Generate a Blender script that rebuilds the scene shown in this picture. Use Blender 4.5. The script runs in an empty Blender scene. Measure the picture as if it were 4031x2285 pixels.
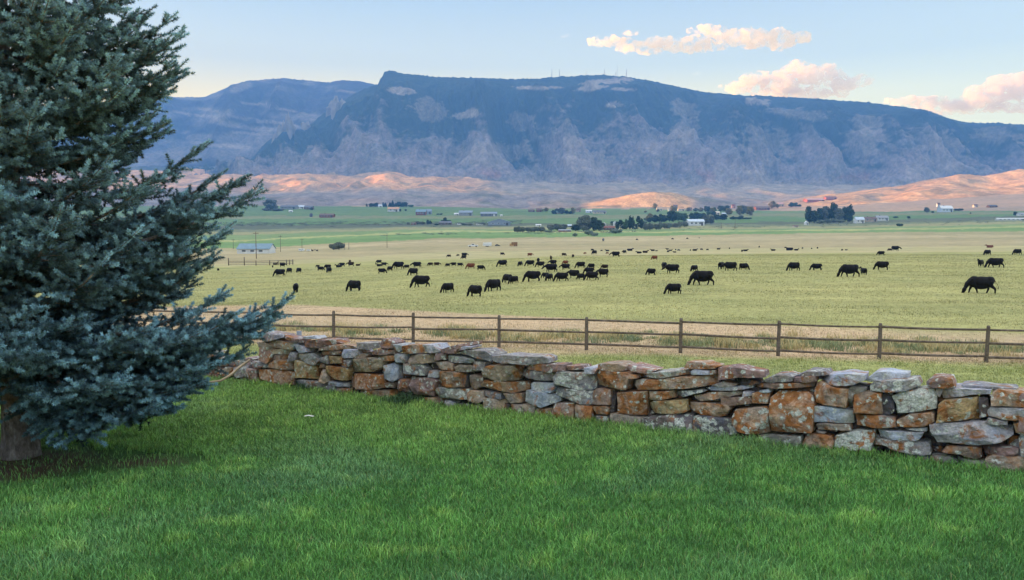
import bpy, bmesh, math, random
import numpy as np
from mathutils import Vector, Matrix
RNG = np.random.default_rng(7)
random.seed(7)
scene = bpy.context.scene
COL = scene.collection
# ------------------------------------------------------------------ camera model (photo pixels 4031 x 2285)
F = 3163.0; CU = 2015.5; CV = 1142.5; VH = 923.0; ZC = 4.3
PITCH = math.atan((CV - VH) / F)
CP, SP = math.cos(PITCH), math.sin(PITCH)
def ray(u, v):
    a = (u - CU) / F; b = (CV - v) / F
    return Vector((a, CP + b * SP, -SP + b * CP))
def kz(v):                       # (z - ZC) / y for image row v
    b = (CV - np.asarray(v, float)) / F
    return (-SP + b * CP) / (CP + b * SP)
def vz(k):                       # image row of slope k
    k = np.asarray(k, float)
    b = (k * CP + SP) / (CP - k * SP)
    return CV - F * b
def pt(u, v, y):                 # point on the ray of a pixel at world depth y
    d = ray(u, v); return Vector((0, 0, ZC)) + d * (y / d.y)
def proj(x, y, z):
    d = y * CP - (z - ZC) * SP
    return CU + F * x / d, CV - F * (y * SP + (z - ZC) * CP) / d

# ------------------------------------------------------------------ helpers
def tag(o, label=None, cat=None, group=None, kind=None):
    if label: o['label'] = label
    if cat: o['category'] = cat
    if group: o['group'] = group
    if kind: o['kind'] = kind
    return o
def link(name, me, mat=None, parent=None):
    o = bpy.data.objects.new(name, me); COL.objects.link(o)
    if mat is not None and me is not None: me.materials.append(mat)
    if parent is not None: o.parent = parent
    return o
def empty(name, loc=(0, 0, 0), rz=0.0):
    o = bpy.data.objects.new(name, None); COL.objects.link(o)
    o.location = loc; o.rotation_euler = (0, 0, rz); o.empty_display_size = 0.3
    return o
def mesh_np(name, V, Fc, smooth=False, attrs=None):
    """V (n,3); Fc (m,k) of one polygon size"""
    V = np.ascontiguousarray(V, dtype=np.float32); Fc = np.ascontiguousarray(Fc, dtype=np.int32)
    me = bpy.data.meshes.new(name)
    me.vertices.add(len(V)); me.vertices.foreach_set('co', V.ravel())
    m, k = Fc.shape
    me.loops.add(m * k); me.loops.foreach_set('vertex_index', Fc.ravel())
    me.polygons.add(m); me.polygons.foreach_set('loop_start', np.arange(0, m * k, k, dtype=np.int32))
    me.update(calc_edges=True)
    if smooth: me.polygons.foreach_set('use_smooth', np.ones(m, dtype=bool))
    for an, arr in (attrs or {}).items():
        arr = np.asarray(arr, dtype=np.float32)
        if arr.ndim == 1:
            a = me.attributes.new(an, 'FLOAT', 'POINT'); a.data.foreach_set('value', arr)
        else:
            if arr.shape[1] == 3: arr = np.concatenate([arr, np.ones((len(arr), 1), np.float32)], 1)
            a = me.attributes.new(an, 'FLOAT_COLOR', 'POINT'); a.data.foreach_set('color', arr.ravel())
    return me
def mesh_mix(name, V, faces, smooth=False, attrs=None):
    me = bpy.data.meshes.new(name); me.from_pydata([tuple(v) for v in V], [], faces); me.update()
    if smooth: me.polygons.foreach_set('use_smooth', np.ones(len(me.polygons), dtype=bool))
    for an, arr in (attrs or {}).items():
        arr = np.asarray(arr, dtype=np.float32)
        if arr.ndim == 1:
            a = me.attributes.new(an, 'FLOAT', 'POINT'); a.data.foreach_set('value', arr)
        else:
            if arr.shape[1] == 3: arr = np.concatenate([arr, np.ones((len(arr), 1), np.float32)], 1)
            a = me.attributes.new(an, 'FLOAT_COLOR', 'POINT'); a.data.foreach_set('color', arr.ravel())
    return me
class MB:
    """collects shapes into one mesh"""
    def __init__(s): s.v = []; s.f = []
    def add(s, V, Fc):
        n = len(s.v); s.v += [tuple(p) for p in V]; s.f += [[i + n for i in f] for f in Fc]; return s
    def box(s, x0, x1, y0, y1, z0, z1):
        return s.add([(x0,y0,z0),(x1,y0,z0),(x1,y1,z0),(x0,y1,z0),(x0,y0,z1),(x1,y0,z1),(x1,y1,z1),(x0,y1,z1)],
                     [(0,3,2,1),(4,5,6,7),(0,1,5,4),(1,2,6,5),(2,3,7,6),(3,0,4,7)])
    def prism(s, prof, x0, x1):          # profile in (y,z), extruded along x
        n = len(prof)
        V = [(x0, y, z) for y, z in prof] + [(x1, y, z) for y, z in prof]
        Fc = [tuple(range(n))[::-1], tuple(range(n, 2 * n))] + [(i, (i + 1) % n, n + (i + 1) % n, n + i) for i in range(n)]
        return s.add(V, Fc)
    def tube(s, pts, rad, n=8, jitter=0.0, seed=0):
        rr = random.Random(seed); pts = [Vector(p) for p in pts]; V = []; Fc = []
        for i, p in enumerate(pts):
            d = (pts[min(i + 1, len(pts) - 1)] - pts[max(i - 1, 0)]).normalized()
            a = d.cross(Vector((0, 0, 1)));
            if a.length < 1e-3: a = Vector((1, 0, 0))
            a.normalize(); b = d.cross(a)
            r = rad[i] if hasattr(rad, '__len__') else rad
            for k in range(n):
                t = 2 * math.pi * k / n; q = r * (1 + jitter * (rr.random() - .5))
                V.append(p + a * (q * math.cos(t)) + b * (q * math.sin(t)))
        m = len(pts)
        for i in range(m - 1):
            for k in range(n):
                Fc.append((i * n + k, i * n + (k + 1) % n, (i + 1) * n + (k + 1) % n, (i + 1) * n + k))
        Fc.append(tuple(range(n))[::-1]); Fc.append(tuple(range((m - 1) * n, m * n)))
        return s.add(V, Fc)
    def build(s, name, mat, parent=None, smooth=False, loc=None):
        o = link(name, mesh_mix(name, s.v, s.f, smooth), mat, parent)
        if loc is not None: o.location = loc
        return o

# ------------------------------------------------------------------ numpy gradient noise
_P = np.random.default_rng(3).permutation(256); _P = np.concatenate([_P, _P, _P])
_G = np.random.default_rng(4).normal(size=(256, 3)); _G /= np.linalg.norm(_G, axis=1)[:, None]
def perlin(x, y, z=0.0):
    x, y, z = np.broadcast_arrays(np.asarray(x, float), np.asarray(y, float), np.asarray(z, float))
    xi = np.floor(x).astype(int); yi = np.floor(y).astype(int); zi = np.floor(z).astype(int)
    xf, yf, zf = x - xi, y - yi, z - zi
    u, v, w = [t * t * t * (t * (t * 6 - 15) + 10) for t in (xf, yf, zf)]
    xi &= 255; yi &= 255; zi &= 255
    out = 0
    for dx in (0, 1):
        for dy in (0, 1):
            for dz in (0, 1):
                g = _G[_P[_P[_P[xi + dx] + yi + dy] + zi + dz]]
                n = g[..., 0] * (xf - dx) + g[..., 1] * (yf - dy) + g[..., 2] * (zf - dz)
                out = out + n * (u if dx else 1 - u) * (v if dy else 1 - v) * (w if dz else 1 - w)
    return out * 1.5
def fbm(x, y, z=0.0, o=5, gain=.5):
    s = 0; a = 1; f = 1
    for i in range(o):
        s = s + a * perlin(x * f + 17.3 * i, y * f + 5.1 * i, z * f); a *= gain; f *= 2.03
    return s
def ridged(x, y, z=0.0, o=5, gain=.55):
    s = 0; a = 1; f = 1
    for i in range(o):
        s = s + a * (1 - 2 * np.abs(perlin(x * f + 9.7 * i, y * f + 3.3 * i, z * f))); a *= gain; f *= 2.07
    return s
def sstep(a, b, x):
    t = np.clip((np.asarray(x, float) - a) / (b - a), 0, 1); return t * t * (3 - 2 * t)

# ------------------------------------------------------------------ node helpers
def new_mat(name, rough=.9, spec=.3):
    m = bpy.data.materials.new(name); m.use_nodes = True
    nt = m.node_tree; b = nt.nodes['Principled BSDF']
    b.inputs['Roughness'].default_value = rough; b.inputs['Specular IOR Level'].default_value = spec
    return m, nt, b
def N(nt, t, **kw):
    n = nt.nodes.new(t)
    for k, v in kw.items():
        if k.startswith('i_'):
            key = k[2:]; key = int(key) if key.isdigit() else key.replace('_', ' ')
            n.inputs[key].default_value = v
        else: setattr(n, k, v)
    return n
def L(nt, a, b): nt.links.new(a, b)
def mixc(nt, fac, a, b, mode='MIX'):
    m = nt.nodes.new('ShaderNodeMix'); m.data_type = 'RGBA'; m.blend_type = mode
    for s, v in ((m.inputs[0], fac), (m.inputs[6], a), (m.inputs[7], b)):
        if isinstance(v, (int, float)): s.default_value = v
        elif isinstance(v, tuple): s.default_value = v if len(v) == 4 else (*v, 1)
        else: nt.links.new(v, s)
    return m.outputs[2]
def ramp(nt, inp, stops):
    r = nt.nodes.new('ShaderNodeValToRGB'); e = r.color_ramp.elements
    while len(e) < len(stops): e.new(0.5)
    for el, (p, c) in zip(e, stops):
        el.position = p; el.color = c if isinstance(c, tuple) and len(c) == 4 else ((*c, 1) if isinstance(c, tuple) else (c, c, c, 1))
    nt.links.new(inp, r.inputs[0]); return r.outputs[0]
def noise(nt, vec, scale, detail=4, rough=.55, dist=0.0):
    n = N(nt, 'ShaderNodeTexNoise'); n.inputs['Scale'].default_value = scale; n.inputs['Detail'].default_value = detail
    n.inputs['Roughness'].default_value = rough; n.inputs['Distortion'].default_value = dist
    if vec is not None: L(nt, vec, n.inputs['Vector'])
    return n.outputs['Fac']
def objvec(nt, scale=None):
    tc = N(nt, 'ShaderNodeTexCoord'); v = tc.outputs['Object']
    if scale:
        mp = N(nt, 'ShaderNodeMapping'); mp.inputs['Scale'].default_value = scale; L(nt, v, mp.inputs['Vector']); v = mp.outputs[0]
    return v
def bump(nt, b, h, strength=.5, dist=.02):
    n = N(nt, 'ShaderNodeBump'); n.inputs['Strength'].default_value = strength; n.inputs['Distance'].default_value = dist
    L(nt, h, n.inputs['Height']); L(nt, n.outputs[0], b.inputs['Normal'])
def plain(name, col, rough=.8, spec=.3, var=.25, scale=3.0, bmp=0.0, bscale=20.0, metal=0.0):
    m, nt, b = new_mat(name, rough, spec); b.inputs['Metallic'].default_value = metal
    v = objvec(nt); n = noise(nt, v, scale, 6)
    lo = tuple(c * (1 - var) for c in col); hi = tuple(min(1, c * (1 + var)) for c in col)
    L(nt, ramp(nt, n, [(.3, lo), (.7, hi)]), b.inputs['Base Color'])
    if bmp: bump(nt, b, noise(nt, v, bscale, 6), .6, bmp)
    return m
def srgb(r, g, b):
    return tuple(((c / 255) / 12.92 if c / 255 < .04045 else ((c / 255 + .055) / 1.055) ** 2.4) for c in (r, g, b))
HAZE = True; HAZE_D = 1.2e-4; EXPOSURE = 2.0; ZENITH_FILL = (3.2, 3.15, 3.1)
# ------------------------------------------------------------------ terrain height
WA = np.array([-4.47, 16.2]); WB = np.array([5.88, 9.22]); WD = (WB - WA) / np.linalg.norm(WB - WA); WN = np.array([-WD[1], WD[0]])   # wall line, WN points beyond
FA = np.array([-7.14, 31.8]); FB = np.array([15.98, 26.8]); FD = (FB - FA) / np.linalg.norm(FB - FA); FN = np.array([-FD[1], FD[0]])
def lawn_z(x, y): return 1.846 + .0063 * x - .0394 * y
ROWS = [ (215, [(-2500,1045),(1000,1043),(1500,1032),(2000,1017),(2500,1002),(3000,996),(3500,993),(4031,990),(6500,985)]),
 (333, [(-2500,1012),(1000,1010),(1500,1005),(2000,993),(2500,986),(3000,984),(4031,976),(6500,970)]),
 (445, [(-2500,997),(1000,995),(1500,985),(2000,972),(2500,966),(3000,963),(4031,955),(6500,945)]),
 (600, [(-2500,975),(1000,968),(1500,958),(2000,950),(2500,944),(3000,940),(4031,928),(6500,915)]),
 (900, [(-2500,935),(1000,930),(1500,918),(2000,912),(2500,905),(3000,905),(4031,885),(6500,860)]),
 (1200,[(-2500,905),(1000,900),(1500,893),(2000,885),(2500,880),(3000,880),(3500,872),(4031,860),(6500,820)]),
 (1500,[(-2500,872),(1000,872),(2000,862),(2500,860),(3000,862),(3500,850),(4031,835),(6500,790)]),
 (1850,[(-2500,845),(1000,836),(2000,834),(2500,838),(3000,842),(3500,832),(4031,808),(6500,760)]),
 (2200,[(-2500,818),(1000,814),(1500,813),(2000,822),(2500,826),(3000,828),(3400,812),(4031,770),(6500,700)])]
ROWS_H = ROWS + [
 (2400,[(-2500,812),(1000,813),(1500,812),(2000,822),(2280,826),(2350,806),(2420,782),(2480,766),(2580,749),(2640,753),(2720,776),(2850,800),(3000,815),(3200,803),(3400,790),(3600,765),(4031,728),(6500,620)]),
 (2650,[(-2500,800),(600,790),(1000,785),(1150,774),(1300,772),(1420,778),(1560,770),(1750,778),(1900,770),(2050,778),(2200,772),(2350,782),(2600,790),(3000,812),(3269,775),(3554,736),(3625,716),(3768,685),(3982,681),(4031,678),(6500,560)]),
 (2950,[(-2500,775),(1000,778),(2000,776),(2600,786),(3000,800),(3300,775),(3600,742),(3900,710),(6500,600)]),
 (3300,[(-2500,745),(1000,752),(1200,742),(1400,746),(1700,752),(2000,758),(2400,765),(2800,790),(3300,775),(4031,765),(6500,700)]),
 (3650,[(-2500,700),(900,722),(1100,708),(1250,716),(1450,698),(1520,694),(1600,725),(2000,742),(2600,752),(3200,760),(4031,760),(6500,700)]),
 (4000,[(-2500,640),(900,690),(1200,690),(1450,652),(1560,655),(1700,690),(2000,715),(2600,728),(3200,735),(4031,740),(6500,680)]),
 (4500,[(-2500,640),(900,700),(4031,730),(6500,680)])]
def near_z(x, y):
    x = np.asarray(x, float); y = np.asarray(y, float)
    dw = (x - WA[0]) * WN[0] + (y - WA[1]) * WN[1]
    df = -((x - FA[0]) * FN[0] + (y - FA[1]) * FN[1])
    t = np.clip(dw / np.maximum(dw + df, 1e-3), 0, 1); t = np.where(dw <= 0, 0, np.where(df <= 0, 1, t))
    z = lawn_z(x, np.minimum(y, 34)) * (1 - sstep(0, 1, t) * .55 - t * .45)
    z = z + .03 * perlin(x * .35, y * .35, 2.2) * (1 - t)
    s = sstep(35, 85, y)
    far = np.where(.08 * (x - 5) > 0, .3 * np.tanh(.08 * (x - 5) / .3), -4.2 * np.tanh(-.08 * (x - 5) / 4.2))
    z = z + s * far + .06 * perlin(x * .06, y * .06, 7.7) * sstep(32, 45, y)
    return z
def row_v(rows, a, y):
    u = CU + F * a; ly = np.log(y)
    Ys = [150.0] + [r[0] for r in rows]
    Vs = [vz((near_z(a * 150, np.full_like(a, 150.0)) - ZC) / 150)] + [np.interp(u, [p[0] for p in r[1]], [p[1] for p in r[1]]) for r in rows]
    out = np.array(Vs[0], float)
    for i in range(len(Ys) - 1):
        t = np.clip((ly - math.log(Ys[i])) / (math.log(Ys[i + 1]) - math.log(Ys[i])), 0, 1)
        out = np.where(ly > math.log(Ys[i]), Vs[i] * (1 - t) + Vs[i + 1] * t, out)
    return out
def zfun(x, y):
    x, y = np.broadcast_arrays(np.asarray(x, float), np.asarray(y, float))
    yy = np.maximum(y, 1.0); a = x / yy
    zf = ZC + kz(row_v(ROWS_H, a, yy)) * yy
    zn = near_z(x, y)
    z = np.where(y < 150, zn, zf)
    amp = sstep(150, 600, y) * (.5 + 1.3 * sstep(900, 2000, y))
    z = z + amp * fbm(x * .004, y * .008, 1.3, 3)
    hill = sstep(2150, 2400, y)
    z = z + hill * ((4 + (8 + 25 * sstep(0, -300, x)) * sstep(3000, 3300, y) + 9 * sstep(300, 700, x)) * (ridged(x * .0034 + .3 * fbm(x * .002, y * .002), y * .0014, 4.4, 4, .42) - .65)) + hill * sstep(2900, 2750, y) * sstep(450, 150, x) * 9 * np.abs(np.sin(x * .0115 + 1.2 * perlin(x * .002, y * .0012, 3.0)))
    return z
def hit(u, v):
    """ground point seen at pixel (u, v)"""
    d = ray(u, v); ys = np.exp(np.linspace(math.log(4), math.log(4300), 4000)); t = ys / d.y
    zz = ZC + d.z * t; g = zfun(d.x * t, ys)
    i = np.argmax(zz <= g)
    if not (zz <= g).any(): i = len(ys) - 1
    y = ys[i]; x = d.x * t[i]
    return Vector((x, y, float(zfun(x, y))))

# ------------------------------------------------------------------ albedo of the fields (bands of crops, stubble, sage)
UB = np.array([600, 1100, 1600, 2100, 2569]) * 1.5691
BANDS = [  # upper edge rows (src px at UB), colour of the band
 ([1200,1225,1262,1290,1310], None),
 ([1048,1020,1004, 996, 991], (.335,.330,.145)),
 ([1038, 993, 984, 975, 968], (.400,.360,.200)),
 ([1000, 953, 950, 941, 930], (.360,.310,.185)),
 ([ 988, 948, 940, 928, 922], (.410,.350,.215)),
 ([ 978, 940, 932, 917, 908], (.345,.305,.175)),
 ([ 952, 914, 918, 909, 896], (.160,.260,.095)),
 ([ 946, 908, 912, 904, 890], (.350,.370,.160)),
 ([ 925, 902, 905, 898, 882], (.185,.265,.110)),
 ([ 915, 895, 894, 890, 872], (.270,.270,.140)),
 ([ 905, 892, 888, 882, 862], (.165,.190,.110)),
 ([ 888, 880, 880, 872, 850], (.110,.130,.085)),
 ([ 862, 862, 862, 852, 842], (.120,.200,.080)),
 ([ 850, 850, 846, 838, 836], (.190,.210,.110)),
 ([ 812, 812, 824, 834, 830], (.120,.190,.080)),
 ([ 700, 700, 700, 700, 700], (.330,.250,.180))]
def ground_color(x, y, z):
    k = (z - ZC) / y; u = CU + F * x / y; v = vz(k)
    n = fbm(x * .02 + 3, y * .01, 5.5, 4); n2 = fbm(x * .15, y * .1, 9.1, 4)
    v = v + n * (4 + 12 * np.clip((v - 1000) / 150, 0, 1)) + 2.5 * n2 * (v > 830)
    C = np.zeros((len(x), 3)); done = np.zeros(len(x), bool)
    for up, col in BANDS:
        e = np.interp(u, UB, up)
        w = (v >= e) & ~done
        if col is not None: C[w] = col
        else: C[w] = -1
        done |= w
    C[~done] = (.33, .25, .18)
    near = C[:, 0] < 0
    C = np.where(near[:, None], C, C * (1 + .16 * np.clip(fbm(x * .05, y * .35, 1.1, 3), -1, 1))[:, None])
    # between the wall and the pasture
    df = (x - FA[0]) * FN[0] + (y - FA[1]) * FN[1]              # beyond the fence > 0
    dw = (x - WA[0]) * WN[0] + (y - WA[1]) * WN[1]
    green = np.array([.300, .325, .130]); straw = np.array([.500, .375, .250]); past = np.array([.335, .330, .145]); brown = np.array([.36, .27, .17])
    lawn = np.array([.045, .115, .030])
    nn = n2 * .9
    # straw is widest toward the spruce
    wl = 1.0 - sstep(-14, 34, x)
    fs = sstep(-1.2, .6, df + nn + 3.0 * (wl - .3)) * (1 - sstep(3 + 15 * wl, 8 + 18 * wl, df + 2.2 * n2))
    c = green[None] * (1 - fs[:, None]) + straw[None] * fs[:, None]
    fp = sstep(5 + 15 * wl, 9 + 19 * wl, df + 2.0 * n2)
    c = c * (1 - fp[:, None]) + past[None] * fp[:, None]
    mix = .5 + .5 * np.clip(n2 * 1.5, -1, 1)
    c = np.where((df < 0)[:, None], c * (1 - .35 * mix[:, None]) + np.array([.33, .34, .13])[None] * .35 * mix[:, None], c)
    fl = sstep(.6, -.1, dw)
    c = c * (1 - fl[:, None]) + lawn[None] * fl[:, None]
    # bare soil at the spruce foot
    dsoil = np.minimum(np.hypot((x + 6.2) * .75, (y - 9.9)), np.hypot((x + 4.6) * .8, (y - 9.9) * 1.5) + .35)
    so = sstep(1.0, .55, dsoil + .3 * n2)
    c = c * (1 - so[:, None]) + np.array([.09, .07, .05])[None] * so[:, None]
    C[near] = c[near]
    return C
def ground_mat():
    m, nt, b = new_mat('field_ground', .95, .1)
    at = N(nt, 'ShaderNodeAttribute', attribute_name='tint')
    v = objvec(nt)
    n1 = noise(nt, v, 2.2, 8, .65); n2 = noise(nt, v, .12, 6, .6); n3 = noise(nt, objvec(nt, (.004, .012, .01)), 1.0, 8, .6)
    c = mixc(nt, 1.0, at.outputs['Color'], ramp(nt, n1, [(.25, .62), (.75, 1.38)]), 'MULTIPLY')
    c = mixc(nt, 1.0, c, ramp(nt, n2, [(.3, (.80, .84, .80)), (.7, (1.2, 1.14, 1.1))]), 'MULTIPLY')
    c = mixc(nt, 1.0, c, ramp(nt, n3, [(.3, (.84, .88, .84)), (.7, (1.15, 1.1, 1.1))]), 'MULTIPLY')
    L(nt, c, b.inputs['Base Color']); bump(nt, b, n1, .5, .05)
    return m
def grid_sheet(name, us, ys, zf, mat, colf):
    A = (us - CU) / F; Y, AA = np.meshgrid(ys, A, indexing='ij'); X = AA * Y
    Z = zf(X, Y); V = np.stack([X, Y, Z], -1).reshape(-1, 3)
    ny, nx = Y.shape; i = np.arange((ny - 1) * nx).reshape(ny - 1, nx)[:, :-1].ravel()
    Fc = np.stack([i, i + 1, i + nx + 1, i + nx], 1)
    return link(name, mesh_np(name, V, Fc, True, {'tint': colf(V[:, 0], V[:, 1], V[:, 2])}), mat)
ys = np.concatenate([np.linspace(1.0, 40, 150), np.exp(np.linspace(math.log(40.4), math.log(2230), 420))])
us = np.concatenate([np.linspace(-4500, -300, 60)[:-1], np.linspace(-300, 4400, 420), np.linspace(4400, 7500, 50)[1:]])
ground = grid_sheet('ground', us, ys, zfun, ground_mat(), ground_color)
tag(ground, 'lawn, fenced pasture and banded green and straw fields of the valley', kind='structure')

# ---- foothills
def hills_color(x, y, z):
    n = fbm(x * .004, y * .003, 3.1, 5); u = CU + F * x / y; v = vz((z - ZC) / y)
    tan = np.array([.23, .18, .13]); gray = np.array([.215, .185, .17]); sun_gold = np.array([.54, .30, .145]); sage = np.array([.12, .13, .09])  # orange sunlit patches painted into the albedo; unlit earth kept darker
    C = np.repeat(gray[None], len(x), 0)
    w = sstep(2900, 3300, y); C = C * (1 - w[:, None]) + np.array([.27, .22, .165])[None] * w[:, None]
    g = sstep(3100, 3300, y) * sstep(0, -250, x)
    C = C * (1 - g[:, None]) + sun_gold[None] * g[:, None]
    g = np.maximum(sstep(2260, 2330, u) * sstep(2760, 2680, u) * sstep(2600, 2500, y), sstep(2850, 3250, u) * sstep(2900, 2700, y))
    C = C * (1 - g[:, None]) + sun_gold[None] * g[:, None]
    w = sstep(.1, .5, n) * .6; C = C * (1 - w[:, None]) + tan[None] * w[:, None]
    w = sstep(.25, .6, fbm(x * .012, y * .012, 6.6, 5)) * .55; C = C * (1 - w[:, None]) + sage[None] * w[:, None]
    C = C * (1 + .35 * np.clip(fbm(x * .03, y * .015, 2.6, 4), -1, 1))[:, None]
    gr = sstep(822, 832, v) * sstep(2500, 2250, y); C = C * (1 - gr[:, None]) + ground_color(x, y, z) * gr[:, None]
    return np.clip(C, .01, 1)
def earth_mat(name, s=.01, lo=.75, hi=1.25, bd=6):
    m, nt, b = new_mat(name, .95, .1)
    at = N(nt, 'ShaderNodeAttribute', attribute_name='tint'); v = objvec(nt)
    n1 = noise(nt, v, s * 3, 8, .68)
    c = mixc(nt, 1.0, at.outputs['Color'], ramp(nt, n1, [(.3, lo), (.7, hi)]), 'MULTIPLY')
    n2 = noise(nt, v, s * 14, 6, .7); c = mixc(nt, 1.0, c, ramp(nt, n2, [(.34, .62), (.66, 1.38)]), 'MULTIPLY')
    L(nt, c, b.inputs['Base Color']); bump(nt, b, n1, .7, bd)
    return m
ys = np.linspace(2195, 4500, 330); us = np.concatenate([np.linspace(-4500, -800, 60)[:-1], np.linspace(-800, 6500, 850)])
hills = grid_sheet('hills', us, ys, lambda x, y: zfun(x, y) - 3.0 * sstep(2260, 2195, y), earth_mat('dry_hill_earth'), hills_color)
tag(hills, 'dry rolling foothills catching orange evening light below the mountain', kind='structure')

# ---- mountains
def mountain(name, sky, Yr, Yb, vb, yback, us, rows, fx, amp, colf, mat, seed, prof=1.0):
    """sky: skyline pixels; Yr(u) ridge depth, Yb base depth, vb base row"""
    A = (us - CU) / F
    t = np.concatenate([np.linspace(0, 1, rows), np.linspace(1, 2, 40)[1:]])
    T, AA = np.meshgrid(t, A, indexing='ij'); U = CU + F * AA
    vs = np.interp(U, [p[0] for p in sky], [p[1] for p in sky]); yr = Yr(U)
    zr = ZC + kz(vs) * yr; zb = ZC + kz(vb(U)) * Yb - 25
    s = np.clip(T, 0, 1); Y = Yb + (yr - Yb) * s; back = np.clip(T - 1, 0, 1); Y = Y + back * yback
    X = AA * Y
    p = s ** prof
    Z = zb + (zr - zb) * (p * .8 + .2 * sstep(0, 1, s)) - back ** 1.3 * (zr - zb)
    # gullies run down the slope
    warp = .5 * fbm(X * .0006, Y * .0006, seed, 3)
    g = ridged(X * fx + warp, Y * fx * .35, seed + 2.0, 5, .52)
    env = np.clip(np.sin(np.pi * np.clip(s, 0, 1)), 0, 1) ** .7 * (.12 + .88 * sstep(1.0, .72, s))
    Z = Z + amp * (g - .9) * env + amp * .1 * fbm(X * .01, Y * .01, seed, 4) * (.3 + env)
    Y = Y - amp * .8 * g * env
    Z = Z + np.exp(-((T - 1) / .03) ** 2) * 7 * np.clip(fbm(X * .05, Y * .01, seed + 5, 3), -.2, 1)
    V = np.stack([X, Y, Z], -1); ny, nx = T.shape
    C = colf(U, T, V)
    i = np.arange((ny - 1) * nx).reshape(ny - 1, nx)[:, :-1].ravel()
    Fc = np.stack([i, i + 1, i + nx + 1, i + nx], 1)
    return link(name, mesh_np(name, V.reshape(-1, 3), Fc, True, {'tint': C.reshape(-1, 3)}), mat), V
FOREST = np.array([.012, .024, .022]); ROCK = np.array([.175, .155, .15]); MEADOW = np.array([.30, .25, .20]); SCREE = np.array([.215, .175, .17])
def lerp(C, c, w): return C * (1 - w[..., None]) + np.asarray(c) * w[..., None]
MEAD = [(2110,347,95,10,0),(2390,322,110,15,-.25),(2330,345,70,12,-.3),(2440,352,55,8,.1),(2410,412,48,14,0),(2680,430,62,38,.25),(2690,520,70,60,0),(2960,400,60,18,.3),
        (3130,450,150,26,.25),(3390,480,75,30,.4),(1590,358,48,17,.2),(1690,440,70,50,.3),(1840,450,60,18,-.6),(3700,600,90,80,.2),(3600,690,70,60,0),(3000,560,110,90,.2),
        (2920,690,130,60,.1),(3380,560,90,60,.2),(2330,640,150,50,0),(1950,610,170,50,-.2),(2620,600,110,50,-.3),(3900,540,110,30,.2),(2250,560,60,25,0),(2050,480,50,40,.4)]
def butte_color(U, T, V):
    vv = vz((V[..., 2] - ZC) / V[..., 1]); uu = CU + F * V[..., 0] / (V[..., 1])
    n = fbm(V[..., 0] * .0035, V[..., 2] * .006, V[..., 1] * .003, 6, .62); nf = fbm(V[..., 0] * .02, V[..., 2] * .03, 2.0, 4, .65)
    h = sstep(.05, .95, T)
    f = np.clip(.42 + .60 * n + .85 * nf + (h - .36) * 3.0 - .35 * sstep(2700, 3300, uu) * sstep(.95, .3, h), 0.06, 1)
    C = np.zeros(V.shape) + SCREE
    C = lerp(C, ROCK, sstep(-.2, .4, fbm(V[..., 0] * .004, V[..., 2] * .012, 8.0, 5)))
    C = lerp(C, FOREST, f * .93)
    red = sstep(.35, .6, fbm(uu * .006, vv * .012, 4.0, 4)) * sstep(640, 700, vv); C = lerp(C, (.30, .13, .10), red * .5)
    C = lerp(C, MEADOW * .8, sstep(690, 735, vv + 18 * n) * sstep(1500, 2100, uu) * .75)
    for (a, b, wx, wy, sl) in MEAD:
        du = (uu - a); dv = (vv - b) - sl * du * .35; r = np.sqrt((du / wx) ** 2 + (dv / wy) ** 2) + .45 * nf + .3 * n
        C = lerp(C, MEADOW * (.85 if vv is None else 1), sstep(1.0, .75, r) * (.8 if wy < 24 else .42))
    r = np.exp(-((T - .999) / .006) ** 2); C = lerp(C, FOREST, np.clip(r, 0, 1) * .6)
    return C * (1 + .22 * np.clip(nf, -1, 1))[..., None]
SKY1 = [(-800,900),(500,800),(700,770),(892,722),(960,668),(1000,625),(1060,560),(1100,530),(1131,500),(1160,512),(1200,515),(1278,452),(1330,430),(1376,388),(1430,356),(1495,333),(1503,312),(1515,298),(1522,284),(1537,279),(1552,278),(1572,285),(1610,291),(1656,298),(1740,303),(1831,306),(1950,309),(2041,312),
        (2110,309),(2182,305),(2240,301),(2300,298),(2357,296),(2410,299),(2471,305),(2556,319),(2663,344),(2770,364),(2913,376),(3050,381),(3127,385),(3280,395),(3412,406),(3540,422),(3625,435),(3697,462),(3768,481),(3850,485),(3911,486),(4031,492),(4300,520),(5200,560),(6000,640)]
us = np.linspace(300, 5400, 2000)
rock_mat = earth_mat('mountain_ground', .004, .7, 1.3, 8)
YR1 = lambda u: 5000 - 350 * sstep(1500, 900, u) + 200 * np.sin(u * .003)
vb1 = lambda u: np.interp(u, [0, 900, 1250, 1500, 1650, 2000, 2600, 3200, 4031, 6000], [705, 705, 700, 668, 700, 735, 750, 760, 765, 740])
sk = np.array([p[0] for p in SKY1], float), np.array([p[1] for p in SKY1], float)
butte, BV = mountain('mountain', SKY1, YR1, 3850.0, vb1, 900, us, 280, .0023, 125, butte_color, rock_mat, 3.0, 1.12)
tag(butte, 'broad flat-topped forested mountain with bare grey lower slopes', 'mountain', kind='structure')
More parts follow.
